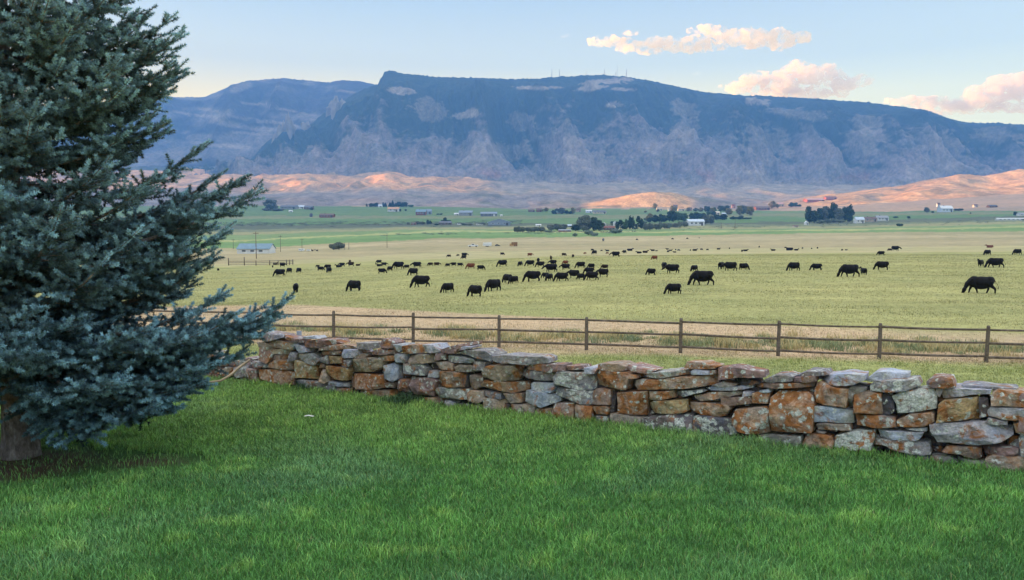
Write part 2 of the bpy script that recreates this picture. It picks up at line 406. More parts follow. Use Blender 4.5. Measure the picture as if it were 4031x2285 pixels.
def range_color(U, T, V):
    vv = vz((V[..., 2] - ZC) / V[..., 1]); uu = CU + F * V[..., 0] / (V[..., 1])
    n = fbm(V[..., 0] * .002, V[..., 2] * .004, 4.0, 5, .6)
    C = np.zeros(V.shape) + np.array([.06, .055, .075])
    C = lerp(C, ROCK, sstep(-.1, .5, n + .5 * sstep(480, 620, vv)) * .8)
    # pale cliff strata tilting down to the canyon
    for (u0, v0, u1, v1, wd) in [(960,398,1180,440,6),(790,430,1190,500,7),(840,470,1150,530,12),(920,520,1200,545,7),(700,440,860,470,6),(1330,350,1450,375,5),(760,560,1000,590,8),(640,500,760,520,8)]:
        t = np.clip((uu - u0) / (u1 - u0), -.1, 1.1); vl = v0 + (v1 - v0) * t
        w = sstep(1.3, .5, np.abs(vv - vl + 14 * n) / wd) * sstep(-.05, .05, t) * sstep(1.05, .95, t) * sstep(-.45, 0, fbm(uu * .02, vv * .02, 1.0, 3) + .25)
        C = lerp(C, MEADOW * 1.1, w * .55)
    for (a, b, wx, wy, sl) in [(880,460,60,22,-.9),(960,345,50,18,-.7),(800,540,55,14,-.2),(700,610,40,40,0)]:
        du = uu - a; dv = (vv - b) - sl * du * .45; r = np.sqrt((du / wx) ** 2 + (dv / wy) ** 2) + .4 * n
        C = lerp(C, MEADOW * .8, sstep(1.0, .7, r) * .6)
    return C * (1 + .25 * np.clip(n, -1, 1))[..., None]
SKY2 = [(-3500,600),(-1500,520),(-400,470),(200,430),(450,415),(591,403),(640,390),(675,383),(740,384),(815,383),(860,368),(920,340),(960,326),(990,319),(1060,314),(1131,308),(1200,315),(1260,322),(1306,326),(1340,318),(1376,316),(1430,322),(1495,334),(1700,380),(2200,470)]
YR2 = lambda u: 6200 + 0 * u
far_range, _ = mountain('distant_mountain', SKY2, YR2, 4900.0, lambda u: 640 + 0 * u, 700, np.linspace(-3500, 2200, 700), 200, .0016, 120, range_color, rock_mat, 11.0, 1.0)
tag(far_range, 'distant hazy blue mountain with tilted pale cliff bands beyond the canyon', 'mountain', kind='structure')
# rock pinnacles standing at the canyon edge of the mountain
q = random.Random(14); mb = MB()
for (uc, vt, vb2, wd, n_) in [(1131, 438, 590, 60, 26), (1330, 356, 440, 42, 16), (1075, 545, 640, 40, 12), (1215, 455, 500, 22, 5)]:
    for k in range(n_):
        du = q.uniform(-1, 1); u = uc + du * wd; v0 = vt + abs(du) ** 1.3 * (vb2 - vt) * .75 + q.uniform(0, 22); v1 = vb2 + du * 15
        y = 4560 + q.uniform(-60, 60) + (120 if uc > 1300 else 0); a, b_ = pt(u, v1, y), pt(u + q.uniform(-3, 3), v0, y + 10); r = q.uniform(6, 11) * y / F
        m_ = a.lerp(b_, .55) + Vector((q.uniform(-5, 5), 0, 0)); mb.tube([a - Vector((0, 0, 60)), a, m_, a.lerp(b_, .85), b_], [r * 1.5, r * 1.3, r * .9, r * .6, r * .15], 6, .6, k)
pin = mb.build('rock_pinnacles', plain('pale_cliff', (.24, .205, .18), var=.3, scale=.02)); tag(pin, 'cluster of pale rock pinnacles on the canyon edge of the mountain', 'rock', kind='structure')
# unseen ridge added to block the sun, notched to let light reach the foothills
yy = np.concatenate([np.linspace(-6000, 1800, 80)[:-1], np.linspace(1800, 4200, 240)[:-1], np.linspace(4200, 7100, 70)])
hh = np.interp(yy, [-6000, 1850, 2040, 2650, 2700, 2825, 2860, 3050, 3220, 3300, 3800, 3900, 4100, 4500, 5000, 6900, 7100], [800, 800, 410, 400, 560, 560, 430, 430, 465, 443, 440, 900, 1150, 1300, 1400, 1400, 1300])
hh = hh + 18 * fbm(yy * .0022, 0.0, 1.7, 4)
xs = np.linspace(-1, 1, 24); XX, YY2 = np.meshgrid(xs, yy, indexing='ij')
prof = np.clip(1 - np.abs(XX), 0, 1) ** .8
ZZ = hh[None] * prof + 40 * fbm(XX * 3, YY2 * .001, 2.0, 4) * prof * (1 - prof) * 3
Vr = np.stack([-4400 + XX * 850, YY2, ZZ - 10], -1); nx, ny = XX.shape
i = np.arange((nx - 1) * ny).reshape(nx - 1, ny)[:, :-1].ravel()
ridge = link('sun_blocker_ridge', mesh_np('sun_blocker_ridge', Vr.reshape(-1, 3), np.stack([i, i + ny, i + ny + 1, i + 1], 1), True, {'tint': np.zeros((nx * ny, 3)) + ROCK * .8}), rock_mat)
tag(ridge, 'unseen ridge added beyond the frame to block the sun from the valley', kind='structure')
# ------------------------------------------------------------------ dry stone wall
R1 = lambda x, y: (800 + x / 2.854, 1150 + y / 2.854)
R2 = lambda x, y: (1600 + x / 3.211, 1300 + y / 3.211)
R3 = lambda x, y: (2350 + x / 2.854, 1350 + y / 2.854)
R4 = lambda x, y: (3150 + x / 2.9115, 1400 + y / 2.9115)
# tone letters: g grey, l pale blue grey, t tan, b brown, o rust orange, r red brown, w lichen covered, d dark slate, also painted gap shade; trailing number: set back (cm)
S1 = """r0 585 630 760 660 770 700 720 815 560 750|t0 590 565 680 560 785 615 740 680 610 625|t0 725 540 790 525 900 560 870 640 800 630 725 585|t0 880 560 1010 580 990 650 870 645
t3 745 650 890 640 970 650 950 705 760 700|b4 730 715 940 705 920 755 800 765 725 800|o0 725 800 800 762 940 765 1025 810 980 885 840 870 730 850|g2 965 670 1050 690 1030 770 930 790
l0 1005 590 1060 580 1160 640 1175 680 1050 690 1010 640|r0 1080 560 1270 540 1430 545 1480 590 1280 630 1160 625 1085 590|g0 1060 695 1220 690 1290 770 1240 835 1060 770
y0 1025 765 1120 790 1240 838 1250 1000 1170 975 1035 965|t4 980 910 1050 910 1055 965 985 965|o0 612 875 860 870 975 910 970 1055 830 1040 620 975|r5 465 865 600 880 605 1010 450 990
g4 330 850 465 830 460 965 320 960|t4 150 870 310 850 310 950 160 945|g2 490 790 600 790 720 830 720 860 480 835|g0 970 1000 1100 985 1330 1030 1345 1130 1220 1120 1010 1095
o0 1290 640 1420 600 1560 600 1680 630 1440 660 1290 660|b2 1310 670 1540 660 1540 705 1320 710|l0 1545 650 1720 650 1740 700 1680 745 1550 750|g0 1290 745 1380 715 1400 810 1300 800
y1 1390 720 1545 725 1550 805 1390 810|l3 1560 765 1660 755 1630 850 1540 840|b5 1300 800 1370 815 1360 865 1305 860|y0 1380 830 1600 855 1620 880 1590 1005 1360 975 1370 880
t3 1300 875 1375 870 1400 1010 1350 1035 1298 1010|l3 1400 1005 1580 1030 1585 1075 1400 1050|g4 1350 1060 1480 1060 1490 1120 1350 1115|l3 1350 1130 1480 1120 1490 1165 1350 1150
r2 1500 1085 1620 1095 1625 1190 1495 1190|g0 1700 575 1960 575 1970 630 1860 650 1700 640|t3 1680 720 1780 690 1830 700 1810 745 1690 750|r0 1850 680 1930 645 2120 655 2150 690 2030 715 1860 712
r3 1980 600 2000 525 2060 530 2145 575 2130 640 1990 635|l2 2105 590 2220 590 2260 640 2200 675 2140 650|t0 1650 760 1900 735 2010 770 2000 850 1890 905 1620 915
o0 1590 930 1800 920 2005 940 2020 1080 1900 1105 1610 1085|o0 1630 1105 2110 1110 2120 1180 2020 1200 1640 1190|l2 2010 830 2110 800 2160 840 2175 980 2130 1010 2010 985
t2 1930 720 2130 720 2145 775 1930 785|l4 2150 700 2250 700 2260 800 2150 795|w0 2150 850 2200 810 2440 810 2490 860 2485 945 2170 915|b4 2030 1020 2150 1020 2140 1080 2030 1075
r0 2150 985 2300 990 2300 1135 2140 1100|g-25 625 450 850 490 860 520 740 560 640 560|r-8 850 490 1080 530 1080 570 940 540|l-20 1110 505 1230 500 1260 530 1130 530"""
S2 = """o0 -60 200 10 190 180 190 190 290 0 305 -70 300|l0 190 185 330 185 400 270 390 295 195 290|t2 20 330 100 310 300 315 340 330 330 420 60 430 10 400|t3 320 410 480 400 600 430 595 520 480 505 320 495
r1 300 330 340 295 460 300 470 385 320 380|w0 470 325 560 325 820 370 840 400 800 425 480 410|r0 400 250 620 190 770 165 775 200 640 250 620 300 420 290|l0 620 230 720 205 800 215 790 240 640 265
g0 635 290 720 260 900 255 1000 265 1080 320 1100 370 1060 400 700 320|g-6 1085 330 1230 310 1450 330 1700 340 1765 370 1765 430 1500 445 1150 410 1100 390|g3 840 400 860 390 1000 410 985 500 950 515 835 510
t0 600 470 660 435 800 455 840 520 830 548 620 520|o-2 410 520 600 530 690 545 700 735 380 725 385 600|d6 695 548 770 560 770 730 705 735|l4 265 515 330 515 395 525 390 610 270 600
b4 785 570 850 560 950 590 955 720 840 765 785 750|t-3 945 490 1010 450 1340 445 1380 490 1390 600 1350 655 1150 660 960 600|o0 920 690 970 635 1290 660 1490 665 1520 720 1500 775 1330 800 1150 770 925 710
g2 1380 520 1430 500 1860 545 1845 655 1650 640 1400 580|r0 1510 450 1560 430 1750 435 1990 440 2000 520 1820 540 1520 500|r3 2000 460 2200 455 2230 500 2010 515|l0 1530 690 1570 665 1850 680 1860 740 1815 805 1540 760
l-4 1480 770 1500 765 1740 800 1900 860 1900 920 1700 985 1465 910|t2 1210 795 1460 805 1450 920 1300 930 1215 910|g4 960 765 1190 790 1200 880 1060 865 970 820|t0 760 790 800 765 960 775 975 900 880 935 770 905
w0 345 760 370 730 760 750 775 840 740 885 400 865 345 820|r0 20 590 340 620 370 650 330 845 60 820 15 700|t3 205 860 340 850 440 890 440 940 280 945 210 910|l3 450 890 530 890 610 910 600 1000 480 990
d4 625 925 780 930 770 1020 640 1010|r4 780 950 960 940 970 1045 780 1045|t0 970 860 1200 890 1225 930 1225 1115 1060 1095 970 1070|d6 1230 930 1300 940 1300 1110 1230 1100
t1 1310 940 1600 940 1610 960 1600 1140 1320 1125|o1 1610 1000 1820 990 1830 1050 1810 1150 1650 1160 1605 1080|o-1 1825 930 2100 925 2085 1180 1960 1165 1830 1150|o-2 2110 945 2300 970 2330 1000 2320 1230 2200 1220 2100 1160
w0 1850 600 1900 520 2050 530 2230 545 2345 600 2330 770 2180 770 1860 680|w0 1820 740 2150 745 2330 800 2330 950 2200 950 2000 860 1830 830|l2 2240 480 2400 480 2370 560 2250 560
g4 1860 1175 2060 1180 2080 1240 1870 1225|l4 2120 1200 2300 1250 2290 1270 2130 1225|t5 280 955 370 955 480 985 470 1020 290 1000"""
S3 = """t0 -30 250 120 235 240 240 310 270 310 320 200 325 -20 310|r0 335 250 420 270 640 325 560 360 450 335 340 310|o-2 -50 380 0 320 290 335 440 365 460 400 360 400 330 530 200 525 -55 490
w0 540 350 680 335 1000 310 1040 330 1010 370 660 410 545 390|o3 970 290 1000 215 1200 225 1250 250 1370 270 1320 300 1060 300|l0 1045 325 1080 305 1200 315 1260 320 1250 365 1050 365|r2 1265 315 1320 310 1330 355 1260 360
r-5 1320 290 1500 270 1600 280 1740 320 1860 340 1865 405 1700 400 1560 395 1340 430|d6 1500 430 1580 395 1800 430 1820 470 1600 480|o-1 405 430 480 410 640 420 900 390 1310 370 1340 480 1250 495 900 525 450 535 410 490
g0 1280 480 1420 435 1560 470 1545 490 1360 500|l1 1180 520 1330 495 1730 490 1740 520 1550 540 1250 548|o0 575 550 860 540 870 620 690 655 590 650|w1 865 550 1160 530 1210 550 960 610 870 600
t2 1075 600 1300 560 1600 550 1620 590 1450 620 1150 660 1080 630|b0 1380 625 1730 605 1730 690 1380 715|o1 1735 575 1790 560 1930 570 1920 690 1735 680|l3 1640 550 1730 560 1740 600 1630 610|l1 1800 550 1920 525 1945 560 1810 570
g0 1830 440 1970 370 2120 365 2200 390 2195 440 1900 455|b0 1740 470 2000 460 2430 455 2430 510 1760 520|r1 2200 400 2440 370 2450 450 2200 445|g8 2300 340 2569 320 2600 360 2560 370 2200 385
t0 130 800 220 795 500 850 490 940 160 895|b0 120 895 200 890 470 950 475 1035 140 975|o-2 215 560 550 545 555 600 510 835 220 790|b2 -70 540 0 515 150 530 155 700 -75 700|d7 160 540 210 570 200 780 145 780
o1 -60 720 100 710 145 740 120 810 -20 810|w1 -20 825 100 825 120 860 100 970 -10 950|y0 555 690 600 660 990 645 1000 780 950 800 620 800 560 740|o0 1000 680 1220 675 1480 700 1500 750 1440 830 1310 850 1060 780 1005 740
D-1 500 850 640 840 830 805 1050 820 1060 900 1040 1045 800 1050 500 1035|D-1 1075 830 1200 820 1500 860 1540 940 1560 1050 1440 1085 1040 1050|O-3 1505 850 1550 750 1900 720 1920 760 1905 1040 1750 1040 1580 1000 1510 900
O-4 1925 620 2020 545 2350 560 2420 600 2440 700 2420 1015 1915 1025 1925 800|w0 1560 1050 1900 1050 2290 1050 2300 1130 2280 1170 1750 1150 1590 1120|g4 790 1065 1080 1060 1085 1105 780 1100|g4 1175 1055 1300 1060 1290 1105 1180 1105
g4 495 1045 780 1060 780 1100 500 1090|g5 100 1000 490 1050 490 1085 100 1030"""
S4 = """l-2 170 245 400 220 560 205 740 230 735 290 600 350 420 360 280 330 180 290|g6 0 240 60 185 280 190 310 225 170 240 100 240|b0 -10 300 0 250 165 240 170 300 0 325|o-3 145 440 155 330 200 310 400 370 540 390 540 500 520 620 330 585 160 545
g5 540 390 600 350 760 370 760 400 600 420 590 610 530 610 540 480|l12 720 290 860 190 960 190 1230 225 1230 270 950 300 800 310|w-2 775 345 830 300 1000 290 1340 280 1375 350 1210 420 1130 425 780 425|o-1 595 430 770 420 930 440 935 680 610 665
d5 935 440 1050 440 1090 640 1030 690 940 680|W-1 1035 480 1130 420 1340 390 1530 390 1560 430 1565 620 1400 640 1110 675 1080 560|r-2 1430 320 1500 255 1600 250 1740 265 1775 370 1650 385 1440 370|g4 1550 380 1650 380 1600 480 1570 470
l0 1595 420 1650 385 1900 380 2200 400 2180 450 1950 455 1620 515|g9 1845 340 1900 335 2100 350 2500 390 2480 405 2200 395 1960 380 1860 375|y-2 1580 560 1640 515 2040 480 2050 740 1800 765 1550 780|d5 2045 480 2150 490 2175 640 2150 700 2055 730
o-1 2190 430 2270 395 2569 430 2620 440 2620 605 2180 580 2180 480|l-1 2125 640 2170 600 2620 610 2620 755 2400 750 2150 700|l0 85 640 130 580 300 580 590 640 600 800 550 800 350 770 90 760|R0 600 690 650 690 930 690 1090 720 1100 830 900 845 640 810
o-1 1100 750 1250 670 1500 655 1540 680 1540 770 1430 820 1240 835 1110 820|l3 1200 840 1450 825 1450 875 1300 865|t1 175 790 280 775 560 800 580 870 200 855|g3 170 860 300 880 280 900 180 885|W0 390 930 560 880 850 860 850 970 800 1100 600 1100 390 1060
o0 10 1010 60 910 200 900 360 930 390 1000 370 1075 20 1055|l-1 870 865 1100 880 1420 890 1380 960 1330 985 890 965|w-1 820 970 1200 980 1480 1005 1500 1150 1400 1155 1080 1100 980 1050 820 1040
l-4 1465 800 1560 785 2000 770 2200 775 2440 830 2450 930 2300 1010 2000 1035 1560 1010 1470 870|l-1 2120 770 2150 725 2380 760 2380 810 2160 795|b0 1620 1110 1670 1045 1980 1045 2070 1080 2080 1180 2010 1205 1850 1150
r1 2080 1060 2400 1060 2510 1070 2500 1130 2440 1150 2100 1150|g5 1180 1130 1480 1165 1490 1240 1220 1190|g2 1490 1160 1720 1160 1810 1230 1700 1255 1490 1250|g4 1790 1245 2110 1250 2110 1340 1800 1320|g3 1770 1180 2000 1210 2120 1220 2100 1245 1800 1230
t-6 2120 1190 2200 1155 2620 1180 2620 1390 2130 1390|o0 2440 790 2500 770 2620 790 2620 920 2460 900|W1 2500 960 2620 930 2620 1160 2530 1160"""
TONE = {'g': (.26,.255,.27), 'l': (.40,.43,.50), 't': (.37,.305,.25), 'b': (.24,.185,.155), 'o': (.36,.275,.215), 'r': (.27,.195,.185), 'w': (.25,.25,.255), 'd': (.09,.083,.09), 'y': (.39,.31,.19)}
#        rust, lichen
MARK = {'g': (.05,.25), 'l': (.02,.12), 't': (.12,.15), 'b': (.2,.1), 'o': (.60,.18), 'r': (.2,.25), 'w': (.1,.55), 'd': (.05,.1), 'y': (.35,.12), 'D': (.05,.62), 'O': (.62,.30), 'R': (.5,.4), 'W': (.2,1.1)}
def stone_mat():
    m, nt, b = new_mat('lichen_stone', .9, .15)
    at = N(nt, 'ShaderNodeAttribute', attribute_name='tint'); pa = N(nt, 'ShaderNodeAttribute', attribute_name='marks')
    sp = N(nt, 'ShaderNodeSeparateColor'); L(nt, pa.outputs['Color'], sp.inputs[0])
    geo = N(nt, 'ShaderNodeTexCoord')
    off = N(nt, 'ShaderNodeVectorMath', operation='MULTIPLY_ADD'); L(nt, pa.outputs['Color'], off.inputs[0]); off.inputs[1].default_value = (0, 0, 37); L(nt, geo.outputs['Object'], off.inputs[2])
    v = off.outputs[0]
    n1 = noise(nt, v, 9, 8, .65); n2 = noise(nt, v, 4.5, 7, .62, .6); n3 = noise(nt, v, 38, 6, .7); n5 = noise(nt, v, 3.0, 3, .5)
    c = mixc(nt, 1.0, at.outputs['Color'], ramp(nt, n1, [(.28, .58), (.72, 1.42)]), 'MULTIPLY')
    c = mixc(nt, 1.0, c, ramp(nt, n3, [(.3, .74), (.7, 1.26)]), 'MULTIPLY')
    c = mixc(nt, 1.0, c, ramp(nt, n5, [(.35, (.86, .90, 1.0)), (.65, (1.14, 1.04, .92))]), 'MULTIPLY')
    # rust stains: threshold falls with the rust value
    def mask(nz, val, k, lo, hi):
        a = N(nt, 'ShaderNodeMath', operation='MULTIPLY_ADD'); L(nt, val, a.inputs[0]); a.inputs[1].default_value = k; L(nt, nz, a.inputs[2])
        return ramp(nt, a.outputs[0], [(lo, 0.0), (hi, 1.0)])
    rm = mask(n2, sp.outputs['Red'], .16, .54, .66)
    rc = ramp(nt, n1, [(.3, (.13, .055, .028)), (.55, (.36, .155, .06)), (.75, (.46, .25, .13))])
    c = mixc(nt, rm, c, rc)
    vo = N(nt, 'ShaderNodeTexVoronoi'); vo.inputs['Scale'].default_value = 12; L(nt, v, vo.inputs['Vector'])
    inv = N(nt, 'ShaderNodeMath', operation='MULTIPLY_ADD'); L(nt, vo.outputs['Distance'], inv.inputs[0]); inv.inputs[1].default_value = -.30
    n4 = noise(nt, v, 8, 7, .7); L(nt, n4, inv.inputs[2])
    lm = mask(inv.outputs[0], sp.outputs['Green'], .21, .47, .52)
    lc = ramp(nt, n3, [(.35, (.28, .30, .28)), (.55, (.56, .59, .56)), (.72, (.82, .84, .82))])
    c = mixc(nt, lm, c, lc)
    L(nt, c, b.inputs['Base Color'])
    nb = noise(nt, v, 22, 9, .72); bump(nt, b, nb, .8, .03)
    return m
STONE = stone_mat()
def wall_frame(p3):           # world point -> (s along wall, z)
    return (p3.x - WA[0]) * WD[0] + (p3.y - WA[1]) * WD[1], p3.z
def on_wall(u, v, back):      # ray meets the vertical plane of the wall face set back by `back` metres
    d = ray(u, v); A = WA + WN * back
    t = (A[0] * WN[0] + A[1] * WN[1]) / (d.x * WN[0] + d.y * WN[1])
    return Vector((d.x * t, d.y * t, ZC + d.z * t))
def stone_geo(poly, back, depth, tone, rr, mark=None):
    """poly: list of (s, z) on the face; returns verts, quads, tint, marks"""
    P = [np.array(p, float) for p in poly]; n = len(P)
    area = sum(P[i][0] * P[(i + 1) % n][1] - P[(i + 1) % n][0] * P[i][1] for i in range(n))
    if area < 0: P = P[::-1]
    cx = sum(P) / n; P = [cx + (p - cx) * .982 for p in P]
    per = sum(np.linalg.norm(P[(i + 1) % n] - P[i]) for i in range(n)); size = per / 4
    M = 36; Q = []
    rad = .10
    for i in range(n):                       # corner points slightly cut
        a, b, c = P[i - 1], P[i], P[(i + 1) % n]
        la, lc = np.linalg.norm(a - b), np.linalg.norm(c - b)
        k = min(.007, .06 * min(la, lc))
        Q += [b + (a - b) / la * k, b * .86 + .07 * ((b + (a - b) / la * k) + (b + (c - b) / lc * k)), b + (c - b) / lc * k]
    R = []
    for i in range(len(Q)):
        a, b = Q[i], Q[(i + 1) % len(Q)]; m_ = max(1, int(round(np.linalg.norm(b - a) / per * 38)))
        R += [a + (b - a) * j / m_ for j in range(m_)]
    R = np.array(R); M = len(R)
    cx = R.mean(0)
    e = min(.009, size * .045)
    rings = [(.2, 0), (.36, 0), (.5, 0), (.63, 0), (.74, 0), (.84, 0), (.92, 0), (1 - .9 * e / size * 1.3, .004), (1 - .25 * e / size, e * .35), (1.0, e), (1.0, depth * .4), (.98, depth * .75), (.93, depth), (.5, depth + .01)]
    V = []; tilt = np.array([rr.uniform(-.10, .10), rr.uniform(-.12, .12)])
    for sc, dd in rings:
        q = cx + (R - cx) * sc
        dep = dd + ((q - cx) @ tilt if dd < depth * .3 else 0) * (1 if dd < depth * .3 else 0)
        V.append(np.column_stack([q[:, 0], np.full(M, back) + dep, q[:, 1]]))
    V.append(np.array([[cx[0], back, cx[1]]])); V.append(np.array([[cx[0], back + depth + .01, cx[1]]]))
    V = np.vstack(V); sd_ = rr.uniform(0, 90)
    # broken facets: planes that cut the front face
    fr = V[:, 1] < back + depth * .3; rel = np.column_stack([V[:, 0] - cx[0], V[:, 2] - cx[1]])
    for _ in range(3):
        an = rr.uniform(0, 6.283); cut = rr.uniform(.12, .42) * size; V[:, 1] += np.where(fr, np.maximum(0, rel @ np.array([math.cos(an), math.sin(an)]) - cut) * rr.uniform(.15, .75), 0)
    # fractured, uneven surfaces
    f = 5.5 / max(size, .12) * .12
    k = fbm(V[:, 0] * 9 + sd_, V[:, 1] * 9, V[:, 2] * 9, 4, .6)
    kx = fbm(V[:, 0] * 6, V[:, 1] * 6 + sd_, V[:, 2] * 6, 3); kz_ = fbm(V[:, 0] * 6, V[:, 1] * 6, V[:, 2] * 6 + sd_, 3)
    am = min(.020, size * .09)
    V[:, 1] -= am * .8 * k; V[:, 0] += am * .45 * kx; V[:, 2] += am * .38 * kz_
    nr = len(rings); fc = []
    for r in range(nr - 1):
        for i in range(M):
            j = (i + 1) % M; fc.append((r * M + i, r * M + j, (r + 1) * M + j, (r + 1) * M + i))
    c0 = nr * M
    for i in range(M):
        j = (i + 1) % M; fc.append((c0, j, i, i)); fc.append((c0 + 1, (nr - 1) * M + i, (nr - 1) * M + j, (nr - 1) * M + j))
    W = np.column_stack([WA[0] + WD[0] * V[:, 0] + WN[0] * V[:, 1], WA[1] + WD[1] * V[:, 0] + WN[1] * V[:, 1], V[:, 2]])
    base = {'D': 'd', 'O': 'o', 'R': 'r', 'W': 'w'}.get(tone, tone); jit = rr.uniform(.85, 1.18)
    col = np.array(TONE[base]) * (1.7 if tone == 'D' else 1) * jit * np.array([rr.uniform(.95, 1.05), 1, rr.uniform(.95, 1.05)])
    mk = MARK.get(tone) or MARK[base]
    return W, [tuple(x if x[2] != x[3] else x[:3]) for x in fc], col, (mk[0] * rr.uniform(.8, 1.2), mk[1] * rr.uniform(.8, 1.2), rr.random()), abs(area) / 2
rr = random.Random(11); stones = []
for R, S in ((R1, S1), (R2, S2), (R3, S3), (R4, S4)):
    for it in S.replace('\n', '|').split('|'):
        tk = it.split(); tone = tk[0][0]; back = float(tk[0][1:]) / 100; nums = list(map(float, tk[1:]))
        if back < 0: back_ = back * 1.0
        poly = []
        for i in range(0, len(nums), 2):
            u, v = R(nums[i], nums[i + 1]); p = on_wall(u, v, max(back, -.06) if R is not R1 or back > -7 else .45)
            poly.append(wall_frame(p))
        bk = max(back, -.06) if R is not R1 or back > -7 else .45
        g = stone_geo(poly, bk, rr.uniform(.32, .5), tone, rr)
        if g[4] > .0008: stones.append(g)
        # lower edge of wall for ground stones
# the part of the wall past both ends of the photo, and recessed filling behind the face
def coursed(s0, s1, zb, zt, back, seed, hmin=.07, hmax=.2, depth=.4, tones='gltbordwrtog'):
    q = random.Random(seed); out = []; z = 0.0
    while True:
        h = q.uniform(hmin, hmax); s = s0 + q.uniform(-.15, 0); any_ = False
        while s < s1:
            wd = h * q.uniform(1.2, 3.6); zz = zb(s) + z; top = zt(s)
            if zz < top - .03:
                any_ = True; hh = min(h, top - zz + q.uniform(-.02, .04)); g = .008
                j = lambda a=.018: q.uniform(-a, a)
                poly = [(s + g + j(), zz + j(.01)), (s + wd * .5, zz + j(.012)), (s + wd - g + j(), zz + j(.01)), (s + wd - g + j(), zz + hh * .5), (s + wd - g + j(.03), zz + hh - g + j(.01)), (s + wd * .5, zz + hh - g + j()), (s + g + j(.03), zz + hh - g + j(.01))]
                out.append(stone_geo(poly, back + q.uniform(-.03, .05), depth * q.uniform(.8, 1.1), q.choice(tones), q))
            s += wd
        z += h
        if not any_ or z > 1.6: break
    return out
SL = float(np.linalg.norm(WB - WA))
base_z = lambda s: float(lawn_z(WA[0] + WD[0] * s, WA[1] + WD[1] * s)) - .06
def top_px(s):
    p = WA + WD * s; u = CU + F * p[0] / p[1]
    v = np.interp(u, [1000, 1325, 1500, 1942, 2150, 2347, 2700, 3015, 3218, 3596, 3768, 4031], [1350, 1385, 1392, 1420, 1450, 1465, 1470, 1510, 1510, 1530, 1560, 1562])
    return ZC + float(kz(v)) * p[1]
fill = coursed(-1.2, SL + .3, base_z, lambda s: top_px(s) - .05, .20, 5, tones='dddd')  # all-dark stones: gap shadow painted into the recessed filling
ends = coursed(SL + .05, SL + 5.0, base_z, lambda s: base_z(s) + 1.02 + .05 * math.sin(s * 5), 0.0, 6)
# the low run that turns away behind the spruce
low = []
stones.sort(key=lambda g: -g[4])
wall = empty('dry_stone_wall', (float(WA[0]), float(WA[1]), 1.1))
tag(wall, 'low dry stone wall of rust, grey and tan lichen covered rocks along the lawn', 'stone wall', kind='thing')
def add_stone(name, geos, parent, kind=None):
    V = []; Fs = []; C = []; Mk = []; n = 0
    for W, fc, col, mk, ar in geos:
        V.append(W); Fs += [tuple(i + n for i in f) for f in fc]; C.append(np.repeat(col[None], len(W), 0)); Mk.append(np.repeat(np.array(mk)[None], len(W), 0)); n += len(W)
    V = np.vstack(V) - np.array(parent.location)
    me = mesh_mix(name, V, Fs, False, {'tint': np.vstack(C), 'marks': np.vstack(Mk)})
    o = link(name, me, STONE, parent)
    if kind: o['kind'] = kind
    return o
for g in stones[:100]: add_stone('stone', [g], wall)
core = []
for s in np.arange(-1.0, SL + 5, .5):
    zt = min((top_px(s) if s < SL else base_z(s) + 1.0), (top_px(s + .5) if s < SL - .5 else 9)) - .12; core.append((s, zt))
mb = MB()
for s, zt in core:
    a = WA + WD * s + WN * .34; b_ = WA + WD * (s + .52) + WN * .34; c_ = b_ + WN * .3; d_ = a + WN * .3; z0 = base_z(s) - .1
    V = [(a[0], a[1], z0), (b_[0], b_[1], z0), (c_[0], c_[1], z0), (d_[0], d_[1], z0)]; V += [(p[0], p[1], zt) for p in V]
    mb.add([(x - wall.location.x, y - wall.location.y, z - wall.location.z) for x, y, z in V], [(0,3,2,1),(4,5,6,7),(0,1,5,4),(1,2,6,5),(2,3,7,6),(3,0,4,7)])
mb.build('rubble_core', plain('shaded_rubble', (.035, .03, .03), var=.5, scale=9, bmp=.03), wall)  # near-black core colour stands in for shade deep between the stones
# lower run continuing behind the spruce
LA = WA + WD * (-1.1) + WN * .3; save = (WA.copy(), WD.copy(), WN.copy())
LB = np.array([-13.5, 21.5])
WD = (LA - LB) / np.linalg.norm(LA - LB); WN = np.array([-WD[1], WD[0]]); WA = LB; LL = float(np.linalg.norm(LA - LB))
low = coursed(0, LL, base_z, lambda s: base_z(s) + .62 + .12 * math.sin(s * 2.1), 0.0, 9)
WA, WD, WN = save
add_stone('stone', stones[100:] + fill + ends + low, wall, 'stuff')
# ------------------------------------------------------------------ post and rail fence
m, nt, b = new_mat('weathered_wood', .85, .2); v = objvec(nt, (1, 1, 1))
n1 = noise(nt, objvec(nt, (3, 3, 25)), 2.0, 8, .7); n2 = noise(nt, v, 3, 5)
c = ramp(nt, n1, [(.3, (.06, .048, .04)), (.55, (.15, .12, .10)), (.75, (.26, .22, .19))])
c = mixc(nt, ramp(nt, n2, [(.45, 0.0), (.7, .6)]), c, (.16, .145, .135)); L(nt, c, b.inputs['Base Color']); bump(nt, b, n1, .7, .01)
WOOD = m
m, nt, b = new_mat('rail_wood', .85, .2)
tc = N(nt, 'ShaderNodeTexCoord'); n1 = noise(nt, tc.outputs['Object'], 7, 8, .7)
c = ramp(nt, n1, [(.3, (.055, .042, .034)), (.55, (.15, .12, .10)), (.75, (.26, .21, .17))]); L(nt, c, b.inputs['Base Color']); bump(nt, b, n1, .6, .01)
RAILW = m
step = float(np.linalg.norm(FB - FA)) / 7
fence = empty('rail_fence', (float(FA[0]), float(FA[1]), 0)); tag(fence, 'brown post and three rail wooden fence between the stone wall and pasture', 'fence', kind='thing')
rr = random.Random(4); posts = []
